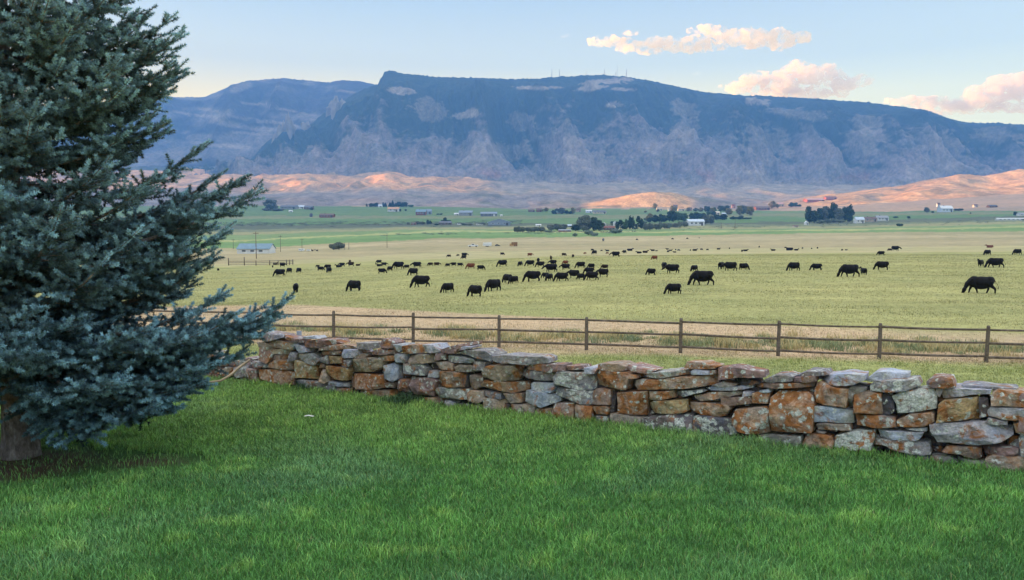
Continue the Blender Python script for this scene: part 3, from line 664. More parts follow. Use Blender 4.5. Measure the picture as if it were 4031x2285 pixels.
for k in range(-4, 11):
    p = FA + FD * (step * k + rr.uniform(-.05, .05)); z0 = float(zfun(p[0], p[1])); posts.append((p[0], p[1], z0))
    h = 1.25 + rr.uniform(-.02, .03); lx, ly = rr.uniform(-.04, .04), rr.uniform(-.03, .03)
    pts = [(p[0] - fence.location.x + lx * t, p[1] - fence.location.y + ly * t, z0 - .3 + (h + .3) * t) for t in (0, .3, .6, .9, .975, 1.0)]
    MB().tube(pts, [.068, .066, .064, .062, .058, .045], 12, .06, k).build('fence_post', WOOD, fence, True)
for k in range(len(posts) - 1):
    a, b_ = posts[k], posts[k + 1]
    for hgt in (1.12, .66, .21):
        off = -.035; pa = Vector(a) + Vector((FN[0] * off, FN[1] * off, hgt + rr.uniform(-.025, .025))); pb = Vector(b_) + Vector((FN[0] * off, FN[1] * off, hgt + rr.uniform(-.025, .025)))
        pts = []; d = (pb - pa); 
        for t in np.linspace(.012, .988, 9): pts.append(pa + d * t - Vector(fence.location) + Vector((0, 0, .015 * math.sin(t * 3.1 + k) - .012 * math.sin(math.pi * t))))
        r0 = rr.uniform(.036, .044); r1 = rr.uniform(.030, .040)
        MB().tube(pts, [r0 + (r1 - r0) * t for t in np.linspace(0, 1, 9)], 8, .12, k).build('fence_rail', RAILW, fence, True)
# little corral far at the spruce side of the pasture
CF = empty('corral_fence', hit(1050, 1044)); tag(CF, 'weathered grey corral rails at the far edge of the pasture near the blue barn', 'fence', kind='thing')
cp = [(900, 1046, 30), (962, 1046, 33), (1008, 1046, 20), (1062, 1045, 20), (1095, 1044, 18), (1128, 1043, 20), (1140, 1043, 20), (1153, 1042, 20)]
prev = None
for (u, vb_, hp) in cp:
    p = hit(u, vb_); h = hp * p.y / F; q = p - Vector(CF.location)
    MB().tube([q - Vector((0, 0, .3)), q + Vector((0, 0, h))], .12, 7).build('fence_post', RAILW, CF, True)
    if prev is not None:
        for hh in (.3, .7, 1.1): MB().tube([prev + Vector((0, 0, hh)), q + Vector((0, 0, hh))], .06, 6).build('fence_rail', RAILW, CF, True)
    prev = q
# ---- small things by the wall
p = on_wall(1178, 1335, .9); zg = float(zfun(p.x, p.y))
PV = plain('grey_plastic', (.17, .20, .25), .45, .5, .1)
r = .055
q = MB().tube([(0, 0, 0), (0, 0, p.z + .17 - zg)], r, 14)
o = q.build('pipe_stub', PV, None, True, (p.x, p.y, zg)); tag(o, 'short grey plastic pipe standing up behind the stone wall', 'pipe')
q = MB()
pts = [on_wall(812, 1507, -.9), on_wall(868, 1500, -.7), on_wall(906, 1478, -.5), on_wall(945, 1445, -.25), on_wall(985, 1416, -.08)]
q.tube(pts, [.018, .024, .027, .026, .022], 9, .25, 3)
o = q.build('fallen_branch', plain('peeled_branch', (.42, .32, .22), .8, .2, .25, 9), None, True); tag(o, 'pale bare curved branch leaning against the low end of the wall', 'branch')
pp = hit(1215, 1652)
q = MB().add([(-.09,-.02,.05),(.0,-.035,.065),(.10,-.03,.05),(.12,.02,.055),(.0,.03,.075),(-.1,.03,.06),(-.09,-.02,.053),(.0,-.035,.068),(.10,-.03,.053),(.12,.02,.058),(.0,.03,.078),(-.1,.03,.063)],
        [(0,1,4,5),(1,2,3,4),(6,11,10,7),(7,10,9,8),(0,6,7,1),(1,7,8,2),(2,8,9,3),(3,9,10,4),(4,10,11,5),(5,11,6,0)])
o = q.build('paper_scrap', plain('white_paper', (.62, .60, .58), .8, .2, .05), None, False, pp); o.scale = (.75, .55, .9); tag(o, 'small white scrap lying on the lawn between spruce and wall', 'litter')
# ------------------------------------------------------------------ blue spruce
TB = Vector((-6.42, 10.3, float(near_z(-6.42, 10.3)) - .03))
rr = random.Random(21); TH = 9.8                      # height above base
PZ = [1.7, 2.0, 2.35, 2.7, 3.1, 3.5, 3.75, 4.0, 4.35, 4.7, 5.0, 5.3, 5.42, 5.75, 5.95, 6.2, 6.45, 6.85, 7.2, 7.6, 8.4, 9.5, 11.3]
PR = [1.6, 2.3, 2.75, 3.05, 3.25, 3.45, 2.8, 2.6, 2.85, 3.0, 3.1, 2.6, 1.8, 1.95, 2.2, 2.4, 2.65, 2.55, 2.1, 1.9, 1.45, .95, .15]
GR = [1.2, 2.0, 2.5, 2.8, 2.9, 2.9, 2.85, 2.8, 2.75, 2.65, 2.6, 2.5, 2.45, 2.35, 2.3, 2.2, 2.15, 2.0, 1.9, 1.75, 1.45, .95, .15]
segs = []          # p0, dir, len, tip(0..1), density
wood = MB()
def curve(p, d, L_, n, bend, noise_=.05):
    """polyline from p along d, turning toward +z by bend per step"""
    pts = [p.copy()]; d = d.normalized()
    for i in range(n):
        d = (d + Vector((rr.uniform(-noise_, noise_), rr.uniform(-noise_, noise_), bend + rr.uniform(-noise_, noise_)))).normalized()
        p = p + d * (L_ / n); pts.append(p.copy())
    return pts
def at_t(pts, t):
    x = t * (len(pts) - 1); i = min(int(x), len(pts) - 2); f = x - i
    return pts[i].lerp(pts[i + 1], f), (pts[i + 1] - pts[i]).normalized()
def brush(pts, tip0, tip1, dens, skip=0.0):
    for i in range(len(pts) - 1):
        t = (i + .5) / (len(pts) - 1)
        if t < skip: continue
        d = pts[i + 1] - pts[i]; segs.append((*pts[i], *d.normalized(), d.length, tip0 + (tip1 - tip0) * t, dens, 1.0 if i == len(pts) - 2 else 0.0))
def make_branch(az, ztip, R, lod):
    d = Vector((math.cos(az), math.sin(az), 0)); trunk_r = .16
    lower = sstep(4.5, 2.2, ztip); rise = R * (.26 - .36 * float(lower)) + rr.uniform(-.1, .1)
    z0 = max(TB.z + .95, ztip - rise); p0 = Vector((TB.x, TB.y, z0)) + d * trunk_r
    L_ = max(.3, R - trunk_r); el = math.atan2(ztip - z0, L_)
    n = max(5, int(L_ / .22)); up = (.62 + .25 * rr.random()) / n * min(1.2, .5 + L_ / 3)
    e0 = el - n * up * .52; d0 = Vector((d.x * math.cos(e0), d.y * math.cos(e0), math.sin(e0)))
    pts = curve(p0, d0, L_ * 1.03, n, up, .035)
    r0 = .012 + .0125 * L_
    wood.tube([q - TB for q in pts], [max(.004, r0 * (1 - .92 * i / n)) for i in range(n + 1)], 5)
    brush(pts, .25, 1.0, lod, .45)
    side = d.cross(Vector((0, 0, 1))).normalized()
    nl = max(4, int(L_ * .93 / (.19 if lod > .6 else .26)))
    for k in range(nl):
        t = .14 + .84 * (k + rr.uniform(-.3, .3)) / nl; t = min(max(t, .1), .985)
        q, dd = at_t(pts, t)
        for s in (-1, 1):
            if rr.random() < .06: continue
            ang = math.radians(rr.uniform(42, 66)) * (1 - .25 * t)
            sd_ = (side * s + Vector((0, 0, rr.uniform(-.38, .25) - .25 * (1 - t)))).normalized()
            ld = (dd * math.cos(ang) + sd_ * math.sin(ang)).normalized()
            ll = (.12 + .40 * L_ * (1 - t) ** .85 * (.55 + .45 * min(1, t * 3))) * rr.uniform(.65, 1.15); ll = min(ll, 1.05)
            m_ = max(2, int(ll / .13)); lp = curve(q, ld, ll, m_, .045, .06)
            if lod > .6 or rr.random() < .3: wood.tube([x - TB for x in lp], [max(.0025, .008 * (1 - .8 * i / m_)) for i in range(m_ + 1)], 3)
            tipn = .35 + .65 * t
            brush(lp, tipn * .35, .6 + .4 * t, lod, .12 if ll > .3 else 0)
            if ll > .2:
                nt_ = int(ll / (.155 if lod > .6 else .2)); ls = ld.cross(Vector((0, 0, 1))).normalized()
                for j in range(nt_):
                    tt = .12 + .86 * (j + rr.random() * .6) / nt_
                    a, ad = at_t(lp, min(tt, .98)); s2 = 1 if (j % 2) else -1
                    an = math.radians(rr.uniform(38, 62)); vv = (ls * s2 + Vector((0, 0, rr.uniform(-.8, 1.0)))).normalized()
                    td = (ad * math.cos(an) + vv * math.sin(an) + Vector((0, 0, .12))).normalized()
                    tl = rr.uniform(.13, .25) * (1.15 - .35 * tt)
                    segs.append((*a, *td, tl, min(1, tipn * .55 + .35 * tt + rr.uniform(0, .2)), lod, 1.0))
            # hanging twiglets under older wood
            if rr.random() < .5 and t < .8:
                td = Vector((rr.uniform(-.5, .5), rr.uniform(-.5, .5), -.8)).normalized(); segs.append((*q, *td, rr.uniform(.08, .2), .25, lod, 1.0))
zt = 2.05
while zt < TB.z + TH + .2:
    nb = 8 if zt < 7.6 else 6
    a0 = rr.random() * 6.28
    for k in range(nb):
        az = a0 + 2 * math.pi * (k + rr.uniform(-.25, .25)) / nb; az = (az + math.pi) % (2 * math.pi) - math.pi
        zz = zt + rr.uniform(-.12, .12)
        if zz < 2.5 and math.radians(-165) < az < math.radians(-38): continue
        wr = max(0.0, math.cos(az)) ** 1.2 if abs(az) < math.pi / 2 else 0
        R = np.interp(zz, PZ, PR) * wr + np.interp(zz, PZ, GR) * (1 - wr)
        R *= rr.uniform(.82, 1.02) if wr > .5 else rr.uniform(.75, 1.0)
        hid = abs(az) > math.radians(100) and (az > 0 or abs(az) > math.radians(150))
        lod = .35 if hid or zt > 8.0 else 1.0
        make_branch(az, zz, float(R), lod)
    zt += .27 if zt < 7.6 else .4
for k in range(46):          # boughs that reach toward the house
    zz = 2.75 + 4.9 * (k + rr.random()) / 46; az = math.radians(rr.uniform(-140, -25)); R = float(np.interp(zz, PZ, GR)) * rr.uniform(.55, .95); make_branch(az, zz, R, 1.0)
# the leaders that stand out of the outline in the photo (pixel of the tip, depth)
for (u, v, y) in [(1120,1172,10.1),(1085,1235,10.2),(1005,655,10.4),(1040,735,10.1),(870,575,10.5),(1130,1170,9.8),(1000,1300,9.6),(880,1420,9.4),(700,1560,9.3),(600,1640,9.1),(560,1500,9.2),(980,1400,10.1),(1020,1340,10.3),(860,1500,10.2),(760,1580,10.0),(640,1600,10.4),(750,85,10.3),(765,140,10.2),(790,255,10.4),(590,30,10.3),(700,250,10.0),(655,410,10.2),(780,1500,9.7),(1000,880,10.2),(960,1110,10.0),(930,1330,10.0),(905,1010,10.3)]:
    p = pt(u, v, y); dx, dy = p.x - TB.x, p.y - TB.y
    make_branch(math.atan2(dy, dx), p.z, math.hypot(dx, dy), 1.0)
# low sprig near the trunk
for (u, v, y) in [(240,1700,9.5),(330,1640,9.6),(180,1620,9.4)]:
    p = pt(u, v, y); q0 = Vector((TB.x + .12, TB.y - .1, p.z + .45)); dd = p - q0
    pts = [q0.lerp(p, t) + Vector((0, 0, -.10 * math.sin(t * 3.1))) for t in np.linspace(0, 1, 8)]
    wood.tube([q - TB for q in pts], [.012, .011, .01, .009, .008, .006, .005, .004], 4); brush(pts, .5, .9, 1.0, .3)
    for k in range(12):
        a, ad = at_t(pts, .3 + .68 * k / 12); vv = ad.cross(Vector((0, 0, 1))).normalized() * (1 if k % 2 else -1)
        segs.append((*a, *(ad * .6 + vv * .8 + Vector((0, 0, -.15))).normalized(), rr.uniform(.15, .3), .85, 1.0, 1.0))
S = np.array(segs, dtype=np.float64)
def needles(S, per_m=640, nl=.047, nw=.0048, seed=5):
    g = np.random.default_rng(seed)
    cnt = np.maximum(3, (S[:, 6] * per_m * S[:, 8]).astype(int)) + (S[:, 9] * 7 * S[:, 8]).astype(int)
    idx = np.repeat(np.arange(len(S)), cnt); n = len(idx)
    p0 = S[idx, 0:3]; d = S[idx, 3:6]; ln = S[idx, 6]; tip = S[idx, 7]; lod = S[idx, 8]
    t = g.random(n) ** .9
    ref = np.where(np.abs(d[:, 2:3]) > .9, np.array([[1., 0, 0]]), np.array([[0., 0, 1]]))
    a = np.cross(d, ref); a /= np.linalg.norm(a, axis=1)[:, None]; b_ = np.cross(d, a)
    ph = g.random(n) * 2 * np.pi
    rad = a * np.cos(ph)[:, None] + b_ * np.sin(ph)[:, None]
    endn = (g.random(n) < .10) & (S[idx, 9] > .5); t = np.where(endn, 1.0, t)
    fw = np.where(endn, g.uniform(.6, 2.0, n), g.uniform(.15, .55, n))
    nd = rad + d * fw[:, None] + np.array([0, 0, .18]); nd /= np.linalg.norm(nd, axis=1)[:, None]
    base = p0 + d * (ln * t)[:, None]; w_ = np.cross(nd, g.normal(size=(n, 3))); w_ /= np.linalg.norm(w_, axis=1)[:, None] + 1e-9
    le = nl * g.uniform(.75, 1.2, n) * (1 - .25 * t) * np.where(lod < .6, 1.5, 1); wd = nw * np.where(lod < .6, 2.2, 1) * g.uniform(.8, 1.3, n)
    V = np.empty((n, 3, 3)); V[:, 0] = base + w_ * wd[:, None]; V[:, 1] = base - w_ * wd[:, None]; V[:, 2] = base + nd * le[:, None]
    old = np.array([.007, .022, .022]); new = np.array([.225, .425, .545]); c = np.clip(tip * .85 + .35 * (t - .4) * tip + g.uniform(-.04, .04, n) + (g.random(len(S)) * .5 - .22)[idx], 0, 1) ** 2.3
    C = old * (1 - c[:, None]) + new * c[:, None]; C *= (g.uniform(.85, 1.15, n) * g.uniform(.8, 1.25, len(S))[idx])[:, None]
    return V.reshape(-1, 3), np.repeat(C, 3, 0)
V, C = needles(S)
V -= np.array(TB)
print('spruce needles', len(V) // 3, 'segments', len(S))
m, nt, b = new_mat('spruce_needles', .55, .35); at = N(nt, 'ShaderNodeAttribute', attribute_name='tint')
c = mixc(nt, 1.0, at.outputs['Color'], ramp(nt, noise(nt, objvec(nt), 1.7, 3), [(.3, .8), (.7, 1.22)]), 'MULTIPLY'); L(nt, c, b.inputs['Base Color'])
spruce = empty('blue_spruce', TB); tag(spruce, 'big blue spruce with silvery blue needles on the lawn, cut by the picture edge', 'tree', kind='thing')
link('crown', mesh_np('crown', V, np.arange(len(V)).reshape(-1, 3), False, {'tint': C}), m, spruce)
m, nt, b = new_mat('spruce_bark', .95, .1); v = objvec(nt, (1, 1, .45))
n1 = noise(nt, v, 14, 9, .7); c = ramp(nt, n1, [(.3, (.05, .042, .04)), (.5, (.15, .13, .125)), (.72, (.34, .31, .31))]); L(nt, c, b.inputs['Base Color']); bump(nt, b, n1, 1.0, .04)
wood.build('branches', m, spruce, True)
tr = MB(); pts = []; rad = []
for i in range(40):
    t = i / 39; pts.append((.02 * math.sin(t * 9), .02 * math.cos(t * 7), -.15 + (TH + .1) * t)); rad.append(.205 * (1 - t) ** .9 + .012 + .045 * math.exp(-max(0, pts[-1][2] + .02) / .12))
tr.tube(pts, rad, 22, .13, 3); tr.build('trunk', m, spruce, True)
# ------------------------------------------------------------------ grass blades
def blades(P, h, wd, lean, cols, seed, segs3=True):
    """P (n,3) roots; returns triangles of bent blades"""
    g = np.random.default_rng(seed); n = len(P)
    az = g.random(n) * 2 * np.pi; la = g.random(n) * 2 * np.pi
    W_ = np.stack([np.cos(az), np.sin(az), np.zeros(n)], 1) * (wd / 2)[:, None]
    Ld = np.stack([np.cos(la), np.sin(la), np.zeros(n)], 1) * (lean * h)[:, None]
    up = np.array([0, 0, 1.0])
    m0 = P + Ld * .3 + up * (h * .55)[:, None]; tp = P + Ld + up * (h * (1 - .25 * lean))[:, None]
    V = np.stack([P - W_, P + W_, m0 - W_ * .8, m0 + W_ * .8, tp], 1).reshape(-1, 3)
    o = np.arange(n)[:, None] * 5
    Fc = np.concatenate([o + np.array([0, 1, 3]), o + np.array([0, 3, 2]), o + np.array([2, 3, 4])], 1).reshape(-1, 3)
    # darker towards the root, brighter towards the tip
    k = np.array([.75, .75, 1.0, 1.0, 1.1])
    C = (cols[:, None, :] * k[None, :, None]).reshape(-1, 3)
    return V, Fc, C
def grass_mat(name, trans=.0):
    m, nt, b = new_mat(name, .5, .3); at = N(nt, 'ShaderNodeAttribute', attribute_name='tint'); L(nt, at.outputs['Color'], b.inputs['Base Color'])
    return m
GM = grass_mat('grass_blade')
def scatter(n, y0, y1, amax, pw, seed, test):
    g = np.random.default_rng(seed); y = (y0 ** pw + g.random(n) * (y1 ** pw - y0 ** pw)) ** (1 / pw); x = (g.random(n) * 2 - 1) * (amax * y + 3.4)
    k = test(x, y); return x[k], y[k]
dwall = lambda x, y: (x - WA[0]) * WN[0] + (y - WA[1]) * WN[1]
dfence = lambda x, y: (x - FA[0]) * FN[0] + (y - FA[1]) * FN[1]
g = np.random.default_rng(99)
x, y = scatter(1500000, 4.3, 26, .70, .75, 1, lambda x, y: dwall(x, y) < .04)
so = np.minimum(np.hypot((x + 6.2) * .75, (y - 9.9)), np.hypot((x + 4.6) * .8, (y - 9.9) * 1.5) + .35) + .35 * fbm(x * 1.3, y * 1.3, 3.0, 3)
k = (so > 1.0) | (g.random(len(x)) < .10); x, y = x[k], y[k]; n = len(x)
z = near_z(x, y) - .004
n1 = fbm(x * .55, y * .75, 1.0, 4); n2 = fbm(x * 2.2, y * 2.6, 8.0, 3); n3 = fbm(x * .22 + 5, y * .3, 4.0, 3)
h = (.066 + .018 * n1 + .018 * n2) * g.uniform(.5, 1.4, n); h = np.clip(h, .02, .15); h *= np.where(g.random(n) < .008, 1.6, 1) * (1 + .9 * g.random(n) * sstep(-.35, -.05, dwall(x, y)))
wd = .0045 * (y / 6.0) ** .75 * g.uniform(.7, 1.3, n)
cA = np.array([.072, .215, .058]); cB = np.array([.135, .320, .070]); cC = np.array([.125, .270, .125]); cD = np.array([.32, .42, .10])
t = np.clip(.5 + .55 * n1 + .25 * n2 + g.normal(0, .22, n), 0, 1)[:, None]; c = cA * (1 - t) + cB * t
t = np.clip(sstep(.05, .55, n3 + .35 * sstep(-1, -5, x) * sstep(11, 7, y)) * .75 + g.normal(0, .1, n), 0, 1)[:, None]; c = c * (1 - t) + cC * t
t = (sstep(8, 14, y) * .38 + (g.random(n) < .05) * .6 + .25 * sstep(.3, .7, n2))[:, None]; c = c * (1 - t) + cD * t
c = c * (g.uniform(.5, 1.7, n) * 1.04 * (1 + .25 * n2 + .12 * n1))[:, None]; dry = g.random(n) < .012; c[dry] = np.array([.30, .30, .15])
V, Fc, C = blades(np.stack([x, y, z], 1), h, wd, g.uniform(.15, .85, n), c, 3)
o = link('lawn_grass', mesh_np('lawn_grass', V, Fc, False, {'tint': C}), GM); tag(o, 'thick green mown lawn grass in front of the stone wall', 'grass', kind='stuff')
print('lawn blades', n)
# rougher grass between the wall and the fence and out over the pasture
x, y = scatter(370000, 8, 34, .74, .9, 11, lambda x, y: (dwall(x, y) > .55) & (dfence(x, y) < 2.0)); n = len(x); z = near_z(x, y) - .005
n1 = fbm(x * .5, y * .5, 2.0, 4); n2 = fbm(x * 2, y * 2, 5.0, 3)
base = ground_color(x, y, z)
h = np.clip(.055 + .05 * n1 + .03 * n2, .02, .2) * g.uniform(.5, 1.5, n)
c = base * g.uniform(.7, 1.4, n)[:, None]; t = (np.clip(n1, 0, 1) * .5 + (g.random(n) < .1) * .4)[:, None]; c = c * (1 - t) + np.array([.30, .36, .10]) * t
V, Fc, C = blades(np.stack([x, y, z], 1), h, .011 * (y / 18) * g.uniform(.7, 1.3, n), g.uniform(.2, .9, n), c, 5)
o = link('rough_grass', mesh_np('rough_grass', V, Fc, False, {'tint': C}), GM); tag(o, 'uneven green and straw grass between the stone wall and rail fence', 'grass', kind='stuff')
x, y = scatter(420000, 26, 175, .78, .35, 12, lambda x, y: dfence(x, y) > 1.0); n = len(x); z = near_z(x, y) - .01
z = np.where(y > 148, zfun(x, y) - .01, z)
n1 = fbm(x * .12, y * .2, 2.0, 5); n2 = fbm(x * .7, y * .9, 5.0, 3); base = ground_color(x, y, z)
h = np.clip(.07 + .05 * n1 + .03 * n2, .03, .20) * g.uniform(.5, 1.4, n)
base = base * (1 + .30 * np.clip(fbm(x * .12, y * .55, 8.8, 4), -1, 1))[:, None]
c = base * g.uniform(.72, 1.3, n)[:, None]; t = (sstep(.3, .9, n1 + .5 * n2) * .35)[:, None]; c = c * (1 - t) + np.array([.24, .26, .11]) * t
t = ((g.random(n) < .12) * .5)[:, None]; c = c * (1 - t) + np.array([.42, .36, .20]) * t
V, Fc, C = blades(np.stack([x, y, z], 1), h, .020 * (y / 40) * g.uniform(.7, 1.3, n), g.uniform(.3, 1.0, n), c, 6)
o = link('pasture_grass', mesh_np('pasture_grass', V, Fc, False, {'tint': C}), GM); tag(o, 'grazed yellow green pasture grass with darker tufts', 'grass', kind='stuff')
# tall weeds in a strip just past the fence
cen = []
q = random.Random(8)
for i in range(520):
    s = q.uniform(-8, 34); dd = q.gauss(3.1, .75) if q.random() < .8 else q.uniform(1.2, 6)
    p = FA + FD * s + FN * dd
    if perlin(s * .35, dd * .3, 3.0) + .25 * perlin(s * 1.4, dd, 1.0) > -.10 - .2 * (s > 9): cen.append((p[0], p[1], q.choice([0, 0, 1, 1, 2]), q.uniform(.6, 1.25)))
P = []; H = []; CC = []; WW = []; LE = []
pal = [np.array([.26, .30, .15]), np.array([.52, .43, .22]), np.array([.18, .23, .12])]
for (cx, cy, kind, s) in cen:
    m_ = 95; r = .22 * s; xx = g.normal(cx, r, m_); yy_ = g.normal(cy, r, m_)
    P.append(np.stack([xx, yy_, near_z(xx, yy_)], 1)); H.append(g.uniform(.06, [.26, .40, .32][kind], m_) * s); CC.append(pal[kind] * g.uniform(.7, 1.35, m_)[:, None]); WW.append(g.uniform(.012, .028, m_)); LE.append(g.uniform(.1, .8, m_))
V, Fc, C = blades(np.vstack(P), np.concatenate(H), np.concatenate(WW), np.concatenate(LE), np.vstack(CC), 7)
o = link('fence_weeds', mesh_np('fence_weeds', V, Fc, False, {'tint': C}), GM); tag(o, 'strip of knee high tan and green weeds just past the rail fence', 'weeds', kind='stuff')
# a few leafy weeds against the foot of the wall
for i, (u, v, s, lb) in enumerate([(1580, 1590, 1.0, 'bushy green weed against the wall foot below the rusty flat rock'), (1215, 1535, .8, 'low green weed at the wall foot close to the spruce')]):
    p = hit(u, v); m_ = 420; xx = g.normal(0, .16 * s, m_); yy_ = g.normal(0, .12 * s, m_)
    V, Fc, C = blades(np.stack([xx, yy_, np.zeros(m_)], 1), g.uniform(.05, .28, m_) * s, g.uniform(.006, .014, m_), g.uniform(.2, 1.0, m_), np.array([.06, .12, .055]) * g.uniform(.7, 1.4, m_)[:, None], 20 + i)
    o = link('weed_plant', mesh_np('weed_plant', V, Fc, False, {'tint': C}), GM); o.location = p; tag(o, lb, 'weed', 'weeds at the foot of the wall')
for i, (u, v, s, lb) in enumerate([(3050, 1475, .5, 'pale feathery weed poking up behind the wall top near its highest boulder')]):
    p = on_wall(u, v, .75); p.z = float(near_z(p.x, p.y)); m_ = 160; xx = g.normal(0, .08, m_); yy_ = g.normal(0, .08, m_)
    V, Fc, C = blades(np.stack([xx, yy_, np.zeros(m_)], 1), g.uniform(.6, 1.12, m_), g.uniform(.006, .012, m_), g.uniform(.05, .3, m_), np.array([.42, .50, .30]) * g.uniform(.7, 1.3, m_)[:, None], 30 + i)
    o = link('weed_plant', mesh_np('weed_plant', V, Fc, False, {'tint': C}), GM); o.location = p; tag(o, lb, 'weed')
# ------------------------------------------------------------------ cattle
def cow_mesh(name, pose):
    """one continuous body: overlapping tapered masses fused by remeshing. x forward, y side, z up; about 2.4 m long"""
    bm = bmesh.new()
    def ell(c, r, rot=0):
        M = Matrix.Translation(c) @ Matrix.Rotation(rot, 4, 'Y') @ Matrix.Diagonal((*r, 1)); bmesh.ops.create_uvsphere(bm, u_segments=20, v_segments=12, radius=1, matrix=M)
    def limb(pts, rads):
        for i in range(len(pts) - 1):
            a, b_ = Vector(pts[i]), Vector(pts[i + 1]); n = max(2, int((b_ - a).length / (.45 * min(rads[i], rads[i + 1])))) 
            for k in range(n + 1):
                t = k / n; r = rads[i] + (rads[i + 1] - rads[i]) * t
                bmesh.ops.create_icosphere(bm, subdivisions=1, radius=r, matrix=Matrix.Translation(a.lerp(b_, t)))
    lying = pose == 'lie'; dz = -.50 if lying else 0
    ell((0, 0, .92 + dz), (.82, .37, .45)); ell((.45, 0, .95 + dz), (.42, .31, .44)); ell((-.55, 0, 1.03 + dz), (.36, .29, .34)); ell((.0, 0, .73 + dz), (.64, .33, .34))
    ell((-.68, 0, 1.16 + dz), (.20, .20, .20)); ell((.52, 0, 1.22 + dz), (.24, .13, .17)); ell((-.2, 0, 1.2 + dz), (.6, .2, .15)); ell((.62, 0, .74 + dz), (.16, .11, .18))
    def head(c, ang):          # ang: pitch of the face
        R = Matrix.Rotation(ang, 4, 'Y')
        for off, r in (((0, 0, 0), (.19, .135, .15)), ((.17, 0, -.02), (.18, .10, .115)), ((.32, 0, -.03), (.10, .09, .09))):
            p = Vector(c) + (R @ Vector(off)); M = Matrix.Translation(p) @ R @ Matrix.Diagonal((*r, 1)); bmesh.ops.create_uvsphere(bm, u_segments=14, v_segments=9, radius=1, matrix=M)
        for s in (-1, 1):
            p = Vector(c) + (R @ Vector((-.11, .17 * s, .06))); M = Matrix.Translation(p) @ R @ Matrix.Diagonal((.035, .10, .05, 1)); bmesh.ops.create_uvsphere(bm, u_segments=10, v_segments=7, radius=1, matrix=M)
    if pose in ('graze', 'walk'):
        limb([(.60, 0, 1.05), (.92, 0, .80), (1.08, 0, .48)], [.31, .21, .13]); head((1.13, 0, .36), math.radians(62))
    elif pose == 'up':
        limb([(.60, 0, 1.10), (.88, 0, 1.30), (1.05, 0, 1.42)], [.25, .17, .13]); head((1.12, 0, 1.44), math.radians(22))
    elif pose == 'low':
        limb([(.60, 0, 1.08), (.92, 0, 1.02), (1.12, 0, .92)], [.26, .18, .13]); head((1.20, 0, .86), math.radians(38))
    elif pose == 'lie':
        limb([(.60, 0, .62), (.84, 0, .80), (.98, 0, .92)], [.25, .17, .13]); head((1.05, 0, .93), math.radians(25))
    if lying:
        for s in (-1, 1):
            limb([(.5, .2 * s, .25), (.75, .3 * s, .12), (.5, .33 * s, .08)], [.13, .08, .055]); limb([(-.5, .22 * s, .28), (-.25, .38 * s, .13), (-.55, .42 * s, .08)], [.2, .10, .055])
        limb([(-.88, 0, .62), (-.98, .05, .3), (-.9, .15, .08)], [.05, .035, .04])
    else:
        st = {'graze': (.10, -.06, .08, -.10), 'walk': (.28, -.22, .25, -.24), 'up': (.03, -.03, .05, -.05), 'low': (.16, -.1, .18, -.14)}[pose]
        for s, f, h in ((-1, st[0], st[2]), (1, st[1], st[3])):
            limb([(.50, .17 * s, .85), (.52 + f * .35, .17 * s, .60), (.50 + f * .8, .16 * s, .36), (.50 + f, .16 * s, .07), (.53 + f, .16 * s, .045)], [.17, .115, .078, .056, .062])
            limb([(-.60, .17 * s, .92), (-.56 + h * .2, .18 * s, .68), (-.74 + h * .7, .17 * s, .44), (-.68 + h, .16 * s, .07), (-.65 + h, .16 * s, .045)], [.22, .165, .085, .058, .062])
        ell((-.30, 0, .60), (.14, .10, .09))
        tx = .22 if pose == 'walk' else .05
        limb([(-.86, 0, 1.20), (-.94, 0, 1.02), (-.94 - tx, .02, .62), (-.93 - tx, .02, .46)], [.045, .03, .022, .045])
    me = bpy.data.meshes.new(name); bm.to_mesh(me); bm.free()
    o = bpy.data.objects.new('tmp', me); COL.objects.link(o)
    md = o.modifiers.new('r', 'REMESH'); md.mode = 'VOXEL'; md.voxel_size = .028; md.use_smooth_shade = True
    md = o.modifiers.new('s', 'SMOOTH'); md.iterations = 3; md.factor = .5
    dg = bpy.context.evaluated_depsgraph_get(); dg.update(); m2 = bpy.data.meshes.new_from_object(o.evaluated_get(dg)); m2.name = name
    bpy.data.objects.remove(o); bpy.data.meshes.remove(me); m2.polygons.foreach_set('use_smooth', np.ones(len(m2.polygons), dtype=bool))
    return m2
def hide_mat(name, c0, c1, rough=.55):
    m, nt, b = new_mat(name, rough, .12); v = objvec(nt); n1 = noise(nt, v, 3.5, 5); L(nt, ramp(nt, n1, [(.35, c0), (.7, c1)]), b.inputs['Base Color'])
    bump(nt, b, noise(nt, v, 60, 4), .3, .01); return m
HM = {'k': hide_mat('black_hide', (.0035, .0035, .005), (.009, .008, .010)), 'd': hide_mat('dark_brown_hide', (.014, .008, .007), (.03, .018, .014)), 'r': hide_mat('red_brown_hide', (.11, .035, .02), (.17, .06, .035))}
POSES = {'g': 'graze', 'w': 'walk', 'u': 'up', 's': 'low', 'l': 'lie'}; LEN = {'g': 2.45, 'w': 2.5, 'u': 2.3, 's': 2.4, 'l': 2.2}; HGT = {'g': 1.42, 'w': 1.42, 'u': 1.6, 's': 1.42, 'l': 1.05}
base = {k: cow_mesh('cow_' + v, v) for k, v in POSES.items()}
CM = {}
for k, me in base.items():
    for hk, hm in HM.items():
        c = me.copy(); c.materials.append(hm); CM[k + hk] = c
CA = lambda x, y: (900 + x / 2.569, 950 + y / 2.569); CB = lambda x, y: (1800 + x / 3.211, 930 + y / 3.211); CC_ = lambda x, y: (2500 + x / 3.211, 930 + y / 3.211); CD = lambda x, y: (3200 + x / 3.0915, 930 + y / 3.0915)
